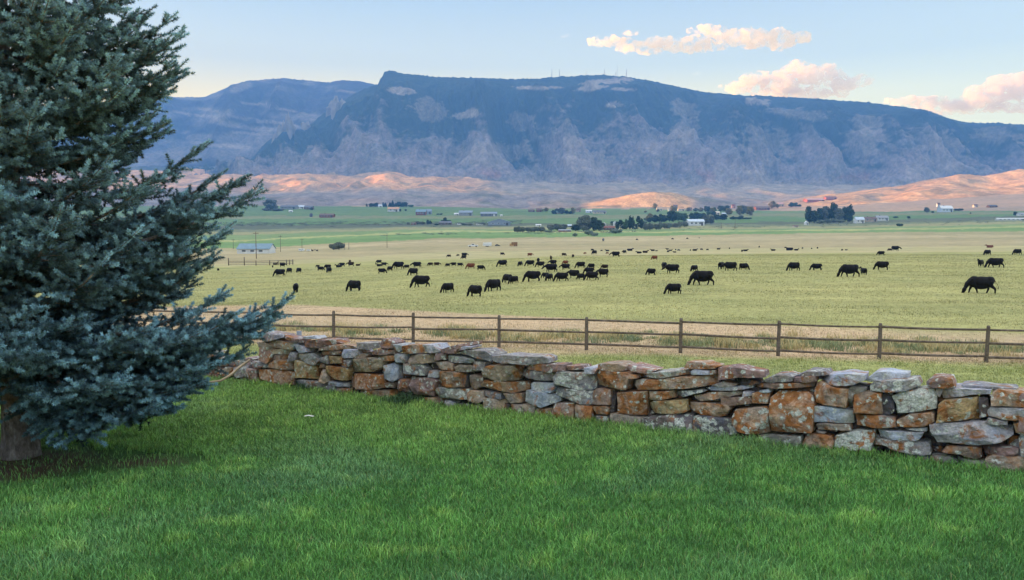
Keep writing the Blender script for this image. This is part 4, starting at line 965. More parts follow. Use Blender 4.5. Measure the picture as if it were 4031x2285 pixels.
# x0 x1 ytop ybottom facing(L R A away F front) pose hide
HERD = [(CA, """640 722 410 520 A g k;1175 1370 375 505 L g k;1835 2065 335 465 L w k;2135 2300 403 520 L g k;450 590 268 355 L w k;580 650 260 320 L g k;672 752 260 318 L g k;430 462 240 268 A g d;442 500 205 240 R l d;510 582 210 262 R s k;880 925 238 265 L g d;895 965 248 298 R g k;960 1048 227 282 L g k;980 1052 250 320 L g k;1080 1150 230 265 L l k;1110 1185 212 258 L s k;1188 1285 212 255 L s d;1212 1242 185 218 A g d;1280 1335 222 250 R l d;1487 1555 190 226 L g k;1492 1560 228 255 L l k;1540 1607 214 250 R s k;1500 1600 272 328 R g k;1600 1665 245 300 L g k;1650 1790 208 280 L w k;1770 1832 230 277 L g k;1845 1965 208 268 L s k;1815 1922 258 345 L g k;2008 2075 212 250 L g d;2070 2140 210 250 R s d;2192 2240 218 258 L g k;2240 2310 205 252 L s k;2305 2375 215 255 R g k;2400 2500 212 280 L g r;2200 2257 135 163 L g d;2300 2340 132 152 L g d;2338 2430 125 157 R s k;2348 2410 145 180 L g k;-118 -92 275 300 L g k"""),
 (CB, """240 352 355 430 R g k;120 340 590 765 L w k;340 580 515 695 L g k;490 655 300 385 L g k;572 620 290 350 L g k;575 700 460 590 L g k;640 790 485 598 L g k;530 605 208 242 R g d;868 968 222 255 R s r;757 835 308 380 L g k;845 1000 303 378 L g k;998 1048 265 340 A g k;988 1115 305 392 L g k;1165 1205 237 300 F u d;1160 1265 287 365 L s k;1090 1285 350 455 L s k;1320 1375 222 252 R g d;1450 1475 235 272 A g d;1300 1440 335 425 L s k;1330 1408 303 360 L g r;1482 1640 320 402 L g k;1640 1750 333 410 L g k;1820 1910 350 420 L g d;830 1085 428 575 L g k;1080 1150 455 530 L g k;1100 1225 455 562 L g k;1215 1430 440 570 L w k;1410 1538 405 532 L s k;1510 1620 455 547 L g k;1590 1750 385 480 L g k;1600 1810 440 557 L w k;1755 1935 390 515 L s k;1595 1635 205 228 L g r;1678 1735 162 188 R g k;1688 1780 170 232 L g k;1805 1845 175 192 L g d;1870 1925 177 193 L l k;1878 1915 205 226 L g r;1938 2068 178 265 L s k;2080 2145 170 222 L s k;2140 2222 168 188 R l k;2262 2335 190 220 L l k;2335 2415 178 213 R l d;2440 2500 170 190 L l k;2500 2535 172 192 R l k;2448 2542 237 300 L g r;2378 2528 392 495 L w k;2250 2290 35 52 R g k"""),
 (CC_, """453 492 27 45 R g k;643 680 22 38 L g k;798 822 12 30 F g k;385 430 145 172 L l k;425 472 165 188 R l k;400 437 175 207 L g d;478 525 187 210 L l d;504 522 160 182 A g k;530 570 163 188 R g k;690 710 165 188 A g k;720 788 162 188 R l k;818 860 155 179 R g d;898 935 160 181 L g k;1028 1080 145 171 R l k;1180 1204 140 165 A g k;1335 1368 167 201 A g k;1362 1428 162 192 R l k;1558 1578 120 146 A g k;1715 1778 170 187 L l k;1900 2005 160 182 L l k;2005 2068 170 184 R l k;2102 2130 138 162 L g k;2222 2242 145 165 A g k;2290 2320 135 161 A g k;362 615 565 732 L g k;655 1050 437 620 L w k;322 418 315 415 F g k;365 580 347 470 L s k;685 812 350 446 L g k;1022 1160 310 420 R s k;1100 1310 312 440 L s k;1300 1445 325 430 R g k;1905 2110 320 438 L g k;2220 2370 330 433 L g k"""),
 (CD, """345 367 157 178 A g k;390 425 160 174 L l d;298 590 337 495 L w k;588 645 362 472 A u k;755 930 287 412 L g k;790 870 172 236 L g k;915 958 145 182 L g d;945 1060 118 182 R s k;2068 2178 155 233 L g k;2085 2222 102 142 L l r;1983 2095 260 370 L u k;2095 2345 262 385 L w k;2422 2555 148 228 L g k;1845 2240 468 695 L w k""")]
cows = []
rr = random.Random(77)
for R, S in HERD:
    for it in S.split(';'):
        t = it.split(); x0, x1, y0, y1 = map(float, t[:4]); f, po, hd = t[4:]
        (u0, v0), (u1, v1) = R(x0, y0), R(x1, y1); cows.append([(u0 + u1) / 2, v1, u1 - u0, v1 - v0, f, po, hd])
def bay(u):
    """which bay of the rail fence lies below image column u, counted from the spruce (posts at these columns)"""
    e = [1308, 1627, 1960, 2306, 2671, 3058, 3470, 3902]
    return sum(u > x for x in e)
ORD = ['first', 'second', 'third', 'fourth', 'fifth', 'sixth', 'seventh', 'eighth', 'ninth', 'tenth', 'eleventh', 'twelfth', 'thirteenth', 'fourteenth', 'fifteenth', 'sixteenth', 'seventeenth', 'eighteenth', 'nineteenth', 'twentieth']
made = []
for c in cows:
    u, v, wd, hg, f, po, hd = c
    p = hit(u, v); D = p.y
    yaw = {'L': math.pi, 'R': 0, 'A': math.pi / 2, 'F': -math.pi / 2}[f] + rr.uniform(-.28, .28)
    if f in 'AF': s = hg * D / F / HGT[po] * .97
    else:
        s = wd * D / F / LEN[po] * 1.03; sh = hg * D / F / HGT[po]
        if po not in 'l':
            if s > sh * 1.15: s = .5 * s + .5 * sh
            elif s < sh * .9: yaw += rr.choice((-1, 1)) * math.acos(max(.45, s / sh)) * .9; s = sh * .95
    s = min(max(s, .45), 1.45)
    me = CM[po + hd]
    o = bpy.data.objects.new('cow', me); COL.objects.link(o); o.location = (p.x, p.y, p.z - .02 - .09 * s); o.scale = (s, s, s); o.rotation_euler = (0, 0, yaw)
    made.append((o, u, v, wd, hg, f, po, hd, D, s))
HN = {'k': 'black', 'd': 'dark brown', 'r': 'reddish'}; PN = {'g': 'grazing', 'w': 'grazing mid-step', 'u': 'head raised', 's': 'head lowered', 'l': 'lying'}
groups = {}
for m_ in made:
    o, u, v, wd, hg, f, po, hd, D, s = m_
    band = 'close' if v > 1105 else ('middle' if v > 1030 else ('far' if v > 955 else 'farthest'))
    fac = {'L': 'headed to the spruce', 'R': 'headed from the spruce', 'A': 'seen from behind', 'F': 'facing the wall'}[f]
    groups.setdefault((hd, po, f, band, bay(u)), []).append((u, v, o))
BN = {'close': 'by the fence', 'middle': 'amid the herd', 'far': 'in distant line', 'farthest': 'on the straw field'}
BY = ['near spruce', 'above bay one', 'above bay two', 'above bay three', 'above bay four', 'above bay five', 'above bay six', 'above bay seven', 'above bay eight']
for (hd, po, f, band, b_), lst in groups.items():
    lst.sort(key=lambda t: t[0])
    fac = {'L': 'toward spruce', 'R': 'away from spruce', 'A': 'rump to wall', 'F': 'face to wall'}[f]
    for i, (u, v, o) in enumerate(lst):
        pre = '' if len(lst) == 1 else ORD[i] + ' '
        tag(o, f"{pre}{HN[hd]} cow {PN[po]} {fac} {BN[band]} {BY[b_].replace('bay', 'fence bay')}", 'cow', 'cattle grazing in the pasture', 'thing')
print('cows', len(made))
# ------------------------------------------------------------------ valley trees
def leaf_mat(name, c0, c1):
    m, nt, b = new_mat(name, .8, .15); at = N(nt, 'ShaderNodeAttribute', attribute_name='shade'); r = ramp(nt, at.outputs['Fac'], [(0, c0), (1, c1)])
    L(nt, r, b.inputs['Base Color']); return m
def crown_mesh(name, shape, seed, nleaf=2600):
    """unit tree: height 1, crown of leaf clumps"""
    g = np.random.default_rng(seed); cl = []
    if shape == 'round':
        for i in range(26):
            t = g.random() * 2 * np.pi; e = g.uniform(-1, 1); r = .27 * math.sqrt(1 - min(1, abs(e)) ** 2 * .8)
            cl.append((math.cos(t) * r, math.sin(t) * r, .50 + .36 * e, g.uniform(.10, .17)))
        cl += [(0, 0, .50, .28), (0, 0, .78, .16), (0, 0, .26, .2)]
    elif shape == 'poplar':
        for i in range(24):
            z = g.uniform(.12, .95); r = .13 * math.sin(math.pi * min(1, (z - .05) ** .7)) + .02; t = g.random() * 6.28; cl.append((math.cos(t) * r, math.sin(t) * r, z, g.uniform(.06, .10)))
    elif shape == 'cone':
        for i in range(34):
            z = 1 - (i + .5) / 34 * .95; r = .24 * (1 - z) ** .85; t = i * 2.4; cl.append((math.cos(t) * r * .75, math.sin(t) * r * .75, z - .03, .035 + .11 * (1 - z)))
    else:   # bush
        for i in range(24):
            t = g.random() * 6.28; r = .5 * math.sqrt(g.random()); cl.append((math.cos(t) * r, math.sin(t) * r, .35 + g.uniform(-.1, .35) * (1 - r), g.uniform(.18, .30)))
    cl = np.array(cl); w_ = cl[:, 3] ** 2; idx = g.choice(len(cl), nleaf, p=w_ / w_.sum()); n = nleaf
    d = g.normal(size=(n, 3)); d /= np.linalg.norm(d, axis=1)[:, None]; rad = cl[idx, 3] * g.uniform(.6, 1.06, n) ** .6
    P = cl[idx, :3] + d * rad[:, None] * np.array([1, 1, .85]); P[:, 2] = np.maximum(P[:, 2], .02)
    sz = (.034 if shape != 'poplar' else .024) * g.uniform(.6, 1.3, n) * (1.5 if shape == 'bush' else 1)
    a = g.normal(size=(n, 3)) + d * .2; a /= np.linalg.norm(a, axis=1)[:, None]; b_ = np.cross(a, d + .3 * g.normal(size=(n, 3))); b_ /= np.linalg.norm(b_, axis=1)[:, None] + 1e-9
    V = np.stack([P + a * sz[:, None], P + b_ * sz[:, None], P - a * sz[:, None], P - b_ * sz[:, None]], 1).reshape(-1, 3)
    cv = g.random(len(cl)); s = np.clip(.55 * cv[idx] + .45 * g.random(n), 0, 1)
    return mesh_np(name, V, np.arange(4 * n).reshape(-1, 4), False, {'shade': np.repeat(s, 4)})
def trunk_mesh(shape):
    mb = MB(); top = .6 if shape == 'round' else .9
    if shape == 'bush':
        for k in range(5): mb.tube([(0, 0, -.02), (.2 * math.cos(k * 1.3), .2 * math.sin(k * 1.3), .35)], [.03, .012], 5)
    else:
        mb.tube([(0, 0, -.03), (.005, 0, .15), (0, .01, top)], [.034, .026, .006] if shape != 'poplar' else [.022, .018, .004], 7)
        if shape == 'round':
            for k in range(6): mb.tube([(0, 0, .18 + .05 * k), (.12 * math.cos(k * 1.9), .12 * math.sin(k * 1.9), .36 + .06 * k), (.22 * math.cos(k * 1.9), .22 * math.sin(k * 1.9), .5 + .06 * k)], [.016, .01, .004], 5)
    return mesh_mix('trunk', mb.v, mb.f, True)
LM = {'dark': leaf_mat('dark_leaves', (.022, .045, .030), (.060, .095, .055)), 'green': leaf_mat('green_leaves', (.05, .10, .045), (.12, .19, .075)), 'silver': leaf_mat('silver_leaves', (.11, .15, .12), (.25, .29, .23)),
      'grey': leaf_mat('willow_leaves', (.085, .105, .085), (.19, .21, .165)), 'yellow': leaf_mat('sunlit_yellow_leaves', (.14, .13, .05), (.34, .29, .11)), 'fir': leaf_mat('fir_needles', (.018, .035, .025), (.045, .07, .045))}  # yellow set: evening sun painted into the leaf colour of lit trees
TBARK = plain('tree_bark', (.13, .11, .09), var=.3)
TM = {s: [crown_mesh('crown', s, 10 + i) for i in range(3)] for s in ('round', 'poplar', 'cone', 'bush')}; TT = {s: trunk_mesh(s) for s in TM}
for s in TT: TT[s].materials.append(TBARK)
CV_ = {}
def crown_of(shape, k, mt):
    key = (shape, k, mt)
    if key not in CV_: c = TM[shape][k].copy(); c.materials.append(LM[mt]); CV_[key] = c
    return CV_[key]
E = lambda x, y: (900 + x / 3.211, 740 + y / 3.211); F_ = lambda x, y: (1600 + x / 3.211, 740 + y / 3.211); G_ = lambda x, y: (2300 + x / 3.211, 740 + y / 3.211); H_ = lambda x, y: (3100 + x / 2.7594, 740 + y / 2.7594)
NAMES = {'round': 'deciduous_tree', 'poplar': 'poplar_tree', 'cone': 'conifer_tree', 'bush': 'shrub'}; CATS = {'round': 'tree', 'poplar': 'poplar', 'cone': 'conifer', 'bush': 'shrub'}
WR = {'round': .72, 'poplar': .36, 'cone': .42, 'bush': 1.35}
rr = random.Random(5)
ADJ = {'dark': 'dark green', 'green': 'mid green', 'silver': 'pale silvery', 'grey': 'grey green', 'yellow': 'sunlit yellow', 'fir': 'blackish green'}
GRPS = [
 ('trees by the small house close to the spruce', 'beside the small houses nearest the spruce', E, "465 600 150 285 round grey;430 520 250 292 bush grey;540 680 255 295 bush grey;1040 1065 245 282 cone dark"),
 ('windbreak around the white house on the green rise', 'in the windbreak by the orange roofed house', E, "1735 1760 193 240 poplar fir;1772 1830 190 242 round dark;1825 1890 190 242 round dark;1940 1965 180 240 cone fir;1965 1997 185 240 cone fir;2025 2055 185 240 cone fir;2055 2090 168 240 cone fir;2088 2135 190 240 round dark;2130 2185 172 240 round fir;2180 2215 185 240 cone fir;2210 2262 178 240 round dark;2275 2330 203 243 bush green;2152 2182 258 300 bush dark;2225 2250 262 296 bush dark"),
 ('shrubs by the grey farm sheds', 'beside the dirt track below the green field', E, "1275 1375 690 785 bush grey;1340 1450 672 782 bush grey"),
 ('bushes round the low brown farmhouse', 'by the low brown roofed farmhouse', F_, "0 35 430 470 bush grey;110 175 408 465 bush grey;170 235 412 465 bush grey;255 290 402 465 round dark;285 320 410 465 bush dark;440 480 400 432 bush dark;470 510 376 432 round dark;505 555 398 432 bush dark;350 410 445 475 bush dark;700 760 450 474 bush dark;770 840 448 474 bush grey;930 1000 440 472 bush grey;380 415 320 342 bush dark;420 455 318 342 bush dark"),
 ('willow thicket beside the big cottonwoods', 'in the willow thicket beside the big cottonwoods', F_, "1365 1440 478 566 bush grey;1430 1510 470 566 bush grey;1500 1590 470 564 bush grey;1570 1660 480 560 bush grey;1650 1750 475 560 bush grey;1790 1880 440 542 bush grey;1860 1960 432 540 bush grey;1940 2025 445 535 bush grey;1750 1830 530 566 bush silver;2100 2160 560 618 bush silver;2290 2350 525 590 bush silver;2330 2420 560 612 bush silver"),
 ('big cottonwoods in the middle of the valley', 'in the pair of big cottonwoods', F_, "2090 2190 460 548 round dark;2180 2300 360 548 round grey;2240 2350 345 546 round grey;2330 2430 385 546 round dark;2400 2490 410 545 round dark"),
 ('trees on the edge of the far farm', 'by the sunlit far farm at the foot of the orange hill', F_, "1835 1865 278 330 round dark;1862 1892 285 332 cone dark;1875 1950 255 328 round grey;1930 2010 243 330 round grey;2005 2050 290 334 round dark;2045 2090 292 334 round dark;2080 2130 235 332 round yellow;1740 1790 240 300 round yellow;1690 1730 250 305 round yellow"),
 ('trees along the village street', 'in the dark tree belt before the white barn', G_, "335 365 430 478 poplar dark;395 440 425 528 round dark;435 480 402 528 poplar dark;480 520 420 528 poplar dark;500 560 392 528 round green;550 595 368 528 round dark;590 632 372 528 round dark;625 670 462 530 poplar dark;660 705 375 520 poplar dark;700 757 385 520 round dark;750 788 385 455 poplar silver;790 850 380 440 round dark;780 860 315 430 round yellow;850 930 330 440 round dark;920 1000 322 440 round dark;980 1050 330 436 round dark;1040 1110 300 432 round dark;1090 1165 292 432 round dark;1150 1220 305 425 round green;1210 1300 302 425 round green;1330 1400 310 405 round dark;1390 1470 306 402 round dark;1450 1530 310 400 round dark;1375 1435 345 402 round green;1505 1570 340 460 round grey;1560 1635 345 455 round grey"),
 ('grey shrubs along the village creek', 'in the grey brush row next to the white barn', G_, "335 460 505 580 bush silver;740 800 440 540 bush grey;790 870 430 538 bush grey;870 950 450 530 bush grey;930 990 412 530 bush silver;980 1060 430 520 bush grey;1040 1110 415 520 bush silver;1110 1190 430 505 bush grey;1180 1240 412 500 bush silver;1230 1310 410 495 bush silver;0 105 525 600 bush silver"),
 ('trees above the white barn', 'above the long white barn', G_, "1515 1560 230 305 round dark;1550 1592 228 305 round dark;1590 1640 240 325 round yellow;1630 1672 240 320 round green;1690 1760 222 300 round dark;1750 1835 222 302 round dark;1545 1600 300 345 round green;1600 1665 300 348 round dark;1640 1710 330 410 round dark;1700 1795 335 408 round dark;1795 1865 250 345 round yellow;1925 1990 225 345 round yellow;1975 2055 222 332 round grey;2055 2135 245 350 round yellow;1840 1920 355 402 bush dark;1910 2000 358 400 bush dark;1990 2110 372 396 bush dark;1960 2010 345 395 round grey;2335 2410 170 262 round yellow;2420 2460 205 255 round yellow"),
 ('sunlit trees in the far village', 'among the sunlit village houses', G_, "868 920 203 265 round yellow;755 795 280 315 bush yellow;905 950 265 305 round grey;1090 1130 225 300 round yellow;1130 1170 240 300 round yellow;1215 1255 240 290 round yellow;1290 1330 250 300 round grey;1380 1430 252 300 round grey;1440 1500 250 302 round grey"),
 ('cottonwood grove before the orange hill', 'in the dense cottonwood grove below the orange hill', H_, "200 270 215 385 round dark;250 330 225 385 round dark;310 380 198 375 round dark;370 430 182 372 round grey;420 480 188 368 round dark;470 540 180 370 round dark;525 600 215 375 round grey;590 660 205 372 round dark;640 712 198 368 round dark;320 400 330 390 bush silver;400 470 315 385 bush silver;460 530 320 380 bush silver;530 610 338 380 bush silver"),
 ('bushes near the pale blue hillside house', 'on the slope below the pale blue house', H_, "1490 1537 213 270 round grey;1190 1245 375 420 bush dark;650 700 330 368 bush silver;1560 1590 250 275 bush dark;1820 1900 215 250 bush dark;2455 2490 262 300 round dark;1150 1200 305 328 bush dark;1300 1330 300 335 bush dark;10 60 160 210 round dark;60 110 165 208 round dark;110 150 172 205 bush dark;1980 2000 265 282 bush dark"),
]
def add_tree(u0, u1, v0, v1, shape, mt, group):
    u = (u0 + u1) / 2; p = hit(u, v1); D = p.y; h = (v1 - v0) * D / F * rr.uniform(.86, 1.12); wd = (u1 - u0) * D / F
    e = empty(NAMES[shape], (p.x, p.y, p.z - .01 * h), rr.random() * 6.28)
    sx = wd / (WR[shape]) * 1.18; e.scale = (sx, sx * rr.uniform(.85, 1.15), h * 1.05)
    c = bpy.data.objects.new('crown', crown_of(shape, rr.randrange(3), mt)); COL.objects.link(c); c.parent = e
    t = bpy.data.objects.new('trunk', TT[shape]); COL.objects.link(t); t.parent = e
    return e
ntree = 0
for gname, where, R, S in GRPS:
    lst = []
    for it in S.split(';'):
        t = it.split(); x0, x1, y0, y1 = map(float, t[:4]); (u0, v0), (u1, v1) = R(x0, y0), R(x1, y1)
        lst.append(((u0 + u1) / 2, t[4], t[5], add_tree(u0, u1, v0, v1, t[4], t[5], gname), v1 - v0))
    lst.sort(key=lambda t: t[0]); by = {}
    for it in lst: by.setdefault((it[1], it[2]), []).append(it)
    for (sh, mt), L_ in by.items():
        for i, it in enumerate(L_):
            pre = '' if len(L_) == 1 else ORD[i] + ' '
            tag(it[3], f"{pre}{ADJ[mt]} {CATS[sh]} {where}", CATS[sh], gname, 'thing'); ntree += 1
print('trees', ntree)
# sagebrush belts along the creek, too many to count
g = np.random.default_rng(31); SV = []; SF = []; SS = []
bm_ = TM['bush'][0]; nv = len(bm_.vertices); bc = np.empty(nv * 3, np.float32); bm_.vertices.foreach_get('co', bc); bc = bc.reshape(-1, 3)[:1200]
for i in range(520):
    r = g.random()
    if r < .75: u = g.uniform(560, 2050); v = 886 + g.normal(0, 4) - (u - 1000) * .006
    elif r < .9: u = g.uniform(2450, 3900); v = 893 + g.normal(0, 5) - (u - 3000) * .02
    else: u = g.uniform(1500, 2500); v = 925 + g.normal(0, 3) - (u - 1500) * .01
    p = hit(u, v); s = g.uniform(3, 7.5) * (1 if r < .75 else .6); q = bc[:400] * np.array([s * 1.6, s * 1.2, s * .55]) + np.array(p)
    SV.append(q); SS.append(np.repeat(g.random(), 400))
SV = np.vstack(SV); o = link('sagebrush', mesh_np('sagebrush', SV, np.arange(len(SV)).reshape(-1, 4), False, {'shade': np.concatenate(SS)}), LM['grey']); tag(o, 'grey green belt of sagebrush along the valley creek', 'sagebrush', kind='stuff')

# ------------------------------------------------------------------ buildings
def bm_mat(name, col, **k): return plain(name, col, .75, .3, .12, .6, **k)
BMAT = {}
def M_(col):
    if col not in BMAT:
        c = {'white': (.62, .64, .66), 'grey': (.27, .29, .32), 'bluegrey': (.22, .27, .34), 'brown': (.14, .095, .08), 'redbrown': (.20, .085, .07), 'tan': (.42, .33, .25), 'dark': (.07, .07, .08),
             'orange': (.50, .29, .18), 'blue': (.17, .26, .33), 'paleblue': (.50, .58, .68), 'cream': (.60, .54, .46), 'red': (.35, .12, .12), 'slate': (.13, .14, .17), 'pink': (.50, .30, .28), 'green': (.15, .25, .2)}[col]
        BMAT[col] = bm_mat(col + '_building', c)
    return BMAT[col]
GL = plain('window_glass', (.06, .08, .11), .15, .5, .1)
def house(u0, u1, v0, v1, wall, roof, label, cat='house', rf=.42, wins=3, door='dark', gable=False, depth=.7, yaw=0.0, overhang=.04, name=None):
    u = (u0 + u1) / 2; p = hit(u, v1); D = p.y; W = (u1 - u0) * D / F; Ht = (v1 - v0) * D / F; dp = W * depth if not gable else W * 1.2
    e = empty(name or cat.replace(' ', '_'), (p.x, p.y + dp * .25, p.z - .15), yaw); tag(e, label, cat, None, 'thing')
    hw = Ht * (1 - rf) + .15; w2 = W / 2 * (1 - overhang); o2 = W / 2
    y0, y1 = -dp / 2, dp / 2
    b_ = MB()
    if gable:   # gable end faces the camera
        prof = [(-w2, 0), (w2, 0), (w2, hw), (0, Ht + .05), (-w2, hw)]
        V = [(x, y0, z) for x, z in prof] + [(x, y1, z) for x, z in prof]; b_.add(V, [(0,1,2,3,4), (9,8,7,6,5), (0,5,6,1), (1,6,7,2), (4,9,5,0)])
    else: b_.prism([(y0, 0), (y1, 0), (y1, hw), (0, hw + (Ht - hw) * .93), (y0, hw)][::-1], -w2, w2)
    b_.build('wall', M_(wall), e)
    r_ = MB(); th = max(.12, Ht * .035)
    if gable:
        for s in (-1, 1):
            pr = [(0, Ht + .15), (s * (o2 * 1.06), hw - .06 * Ht), (s * (o2 * 1.06), hw - .06 * Ht + th), (0, Ht + .15 + th)]
            V = [(x, y0 - .5, z) for x, z in pr] + [(x, y1 + .5, z) for x, z in pr]; r_.add(V, [(0,1,2,3), (7,6,5,4), (0,4,5,1), (1,5,6,2), (2,6,7,3)])
    else:
        for s in (-1, 1):
            pr = [(0, Ht + .02), (s * (dp / 2 * 1.10), hw - .05 * Ht), (s * (dp / 2 * 1.10), hw - .05 * Ht + th), (0, Ht + .02 + th)]
            r_.prism(pr if s > 0 else pr[::-1], -o2, o2)
    r_.build('roof', M_(roof), e)
    ww = W / (wins * 2 + 2.5)
    for k in range(wins):
        cx = -w2 + W * (k + .8) / (wins + 1.0); wz = hw * .42; wh = hw * .34
        f = MB().box(cx - ww * .5, cx + ww * .5, y0 - .10, y0 - .01, wz, wz + wh).build('window', M_('white' if wall != 'white' else 'grey'), e)
        MB().box(cx - ww * .4, cx + ww * .4, y0 - .14, y0 - .102, wz + wh * .12, wz + wh * .88).build('pane', GL, f)
    cx = w2 - W * .5 / (wins + 1.0) - ww * .2; MB().box(cx - ww * .45, cx + ww * .45, y0 - .12, y0 - .01, .1, hw * .78).build('door', M_(door), e)
    if cat in ('house', 'farmhouse') : MB().box(-w2 * .35, -w2 * .35 + W * .05, -dp * .05, dp * .03, Ht * .75, Ht * 1.14).build('chimney', M_('brown'), e)
    return e
def HB(R, x0, x1, y0, y1, *a, **k):
    (u0, v0), (u1, v1) = R(x0, y0), R(x1, y1); return house(u0, u1, v0, v1, *a, **k)
HB(E, 660, 860, 218, 270, 'grey', 'slate', 'long grey house with slate roof closest to the spruce tips', 'house', wins=4)
HB(E, 858, 958, 222, 264, 'white', 'paleblue', 'white walled house between two grey ones behind the green rise', 'house', wins=2)
HB(E, 955, 1066, 228, 274, 'brown', 'slate', 'dark brown house at the end of a row of three', 'house', wins=2)
HB(E, 760, 808, 283, 306, 'white', 'white', 'tiny white shed alone in the green field', 'shed', wins=1)
HB(E, 1150, 1330, 326, 376, 'redbrown', 'brown', 'low rusty brown ranch house in a pale field', 'farmhouse', wins=4)
HB(E, 1025, 1058, 325, 368, 'dark', 'dark', 'narrow black shed left of the rusty ranch house'.replace('left of', 'beside'), 'shed', wins=1)
HB(E, 2010, 2155, 245, 302, 'white', 'orange', 'white house with orange tan roof below the windbreak', 'house', wins=2)
HB(E, 1890, 1942, 212, 246, 'white', 'paleblue', 'small white shed among the windbreak trees', 'shed', wins=1)
HB(F_, 118, 250, 275, 346, 'redbrown', 'blue', 'house with bright blue roof and reddish walls', 'house', wins=3)
HB(F_, 245, 320, 272, 335, 'bluegrey', 'bluegrey', 'plain blue grey garage joined to the blue roofed house', 'garage', wins=1)
HB(F_, 600, 668, 318, 346, 'white', 'white', 'small white shed with low roof beside a grey house', 'shed', wins=1)
HB(F_, 662, 835, 288, 352, 'grey', 'bluegrey', 'grey house with broad slate blue roof in the green field', 'house', wins=3)
HB(F_, 935, 1145, 305, 360, 'slate', 'bluegrey', 'dark grey garage building with three white doors', 'garage', wins=3, door='white')
HB(F_, 1185, 1215, 340, 362, 'white', 'white', 'tiny white shed past the three door garage', 'shed', wins=1)
HB(F_, 1030, 1320, 393, 476, 'bluegrey', 'paleblue', 'large barn with pale blue metal roof and open front', 'barn', gable=True, wins=3, rf=.5, depth=.8)
HB(F_, 410, 572, 424, 468, 'brown', 'slate', 'low brown farmhouse with hipped dark roof under a dark tree', 'farmhouse', wins=3)
HB(F_, 62, 122, 438, 468, 'redbrown', 'brown', 'little reddish shed beside the grey blue bushes', 'shed', wins=1)
HB(F_, 1540, 1622, 272, 306, 'brown', 'brown', 'brown cabin at the edge of the shadow below the hills', 'house', wins=2)
HB(F_, 1640, 1705, 262, 306, 'redbrown', 'brown', 'second reddish cabin near the sunlit trees', 'house', wins=2)
HB(F_, 1632, 1705, 460, 488, 'white', 'white', 'low white shed behind the willow thicket', 'shed', wins=1)
HB(F_, 1890, 1985, 298, 330, 'tan', 'green', 'tan house with green roof beneath the grey trees', 'house', wins=2)
HB(F_, 2140, 2205, 262, 306, 'tan', 'brown', 'tan house in the sunlight beside yellow trees', 'house', wins=2)
HB(F_, 2265, 2345, 280, 318, 'paleblue', 'white', 'pale blue house at the foot of the sunlit mound', 'house', wins=2)
HB(F_, 2358, 2525, 286, 328, 'cream', 'slate', 'long cream ranch house below the orange mound', 'farmhouse', wins=4)
HB(F_, 1920, 2080, 525, 556, 'redbrown', 'grey', 'rusty old farm shed in front of the willows', 'shed', wins=2)
HB(F_, 2020, 2090, 462, 500, 'bluegrey', 'paleblue', 'pale shed between the willows and cottonwoods', 'shed', wins=1)
HB(G_, 235, 275, 438, 488, 'white', 'white', 'steep white shed in a gap of the tree belt', 'shed', gable=True, wins=1)
HB(G_, 368, 412, 422, 480, 'white', 'paleblue', 'narrow white house next to dark poplars', 'house', gable=True, wins=1)
HB(G_, 245, 385, 482, 535, 'brown', 'redbrown', 'brown cottage with reddish roof before the tree belt', 'house', wins=3)
HB(G_, 1305, 1515, 398, 478, 'white', 'paleblue', 'long white barn with pale metal roof', 'barn', wins=3, rf=.35)
HB(G_, 1655, 1712, 298, 338, 'cream', 'cream', 'round topped cream building among dark trees', 'shed', wins=1)
HB(G_, 1740, 1792, 315, 345, 'paleblue', 'paleblue', 'pale blue shed next to the cream one', 'shed', wins=1)
for i, (a, b_, t, w_, r_, nm) in enumerate([(915, 985, 246, 'cream', 'tan', 'first cream village house from the orange mound'), (1060, 1100, 250, 'white', 'tan', 'small white village house in sunlight'), (1120, 1180, 222, 'tan', 'brown', 'tall tan village house'), (1185, 1265, 250, 'cream', 'orange', 'cream village house with orange roof'), (1305, 1360, 248, 'pink', 'brown', 'pink village house'), (1865, 1910, 212, 'pink', 'redbrown', 'pink house above the yellow trees'), (1990, 2060, 252, 'pink', 'brown', 'low pink house between yellow trees')]):
    HB(G_, a, b_, t, t + 44, w_, r_, nm + ' in the sunlit village', 'house', wins=2)
HB(G_, 2160, 2340, 232, 284, 'redbrown', 'brown', 'long dark red barn above the pale fields', 'barn', wins=4)
HB(G_, 2450, 2520, 188, 235, 'tan', 'pink', 'tan house with pink roof at the edge of the orange hill', 'house', wins=2)
HB(H_, 200, 392, 116, 154, 'red', 'pink', 'very long low red barn on the orange hillside', 'barn', wins=6, rf=.4)
HB(H_, 412, 530, 95, 132, 'red', 'redbrown', 'shorter red barn with steep roof on the orange hillside', 'barn', wins=3)
HB(H_, 735, 832, 318, 384, 'white', 'paleblue', 'white house with pale blue roof beside the cottonwood grove', 'house', wins=2)
HB(H_, 828, 965, 315, 368, 'tan', 'brown', 'tan ranch house with brown roof between two white houses', 'farmhouse', wins=3)
HB(H_, 965, 1092, 303, 356, 'white', 'grey', 'white house with grey roof past the tan ranch house', 'house', wins=3)
HB(H_, 190, 228, 362, 404, 'white', 'white', 'small white shed below the cottonwood grove', 'shed', gable=True, wins=1)
HB(H_, 60, 118, 405, 430, 'cream', 'brown', 'tiny low cream hut in the pale field', 'shed', wins=1)
HB(H_, 1658, 1790, 196, 266, 'paleblue', 'white', 'pale blue two storey house alone on the hillside', 'house', wins=3)
HB(H_, 1624, 1658, 164, 208, 'white', 'brown', 'small white cabin uphill of the pale blue house', 'shed', wins=1)
HB(H_, 2022, 2068, 180, 212, 'cream', 'brown', 'small cream cabin on the bare slope', 'shed', wins=1)
HB(H_, 2185, 2275, 186, 214, 'brown', 'dark', 'dark low cabin on the bare slope', 'shed', wins=2)
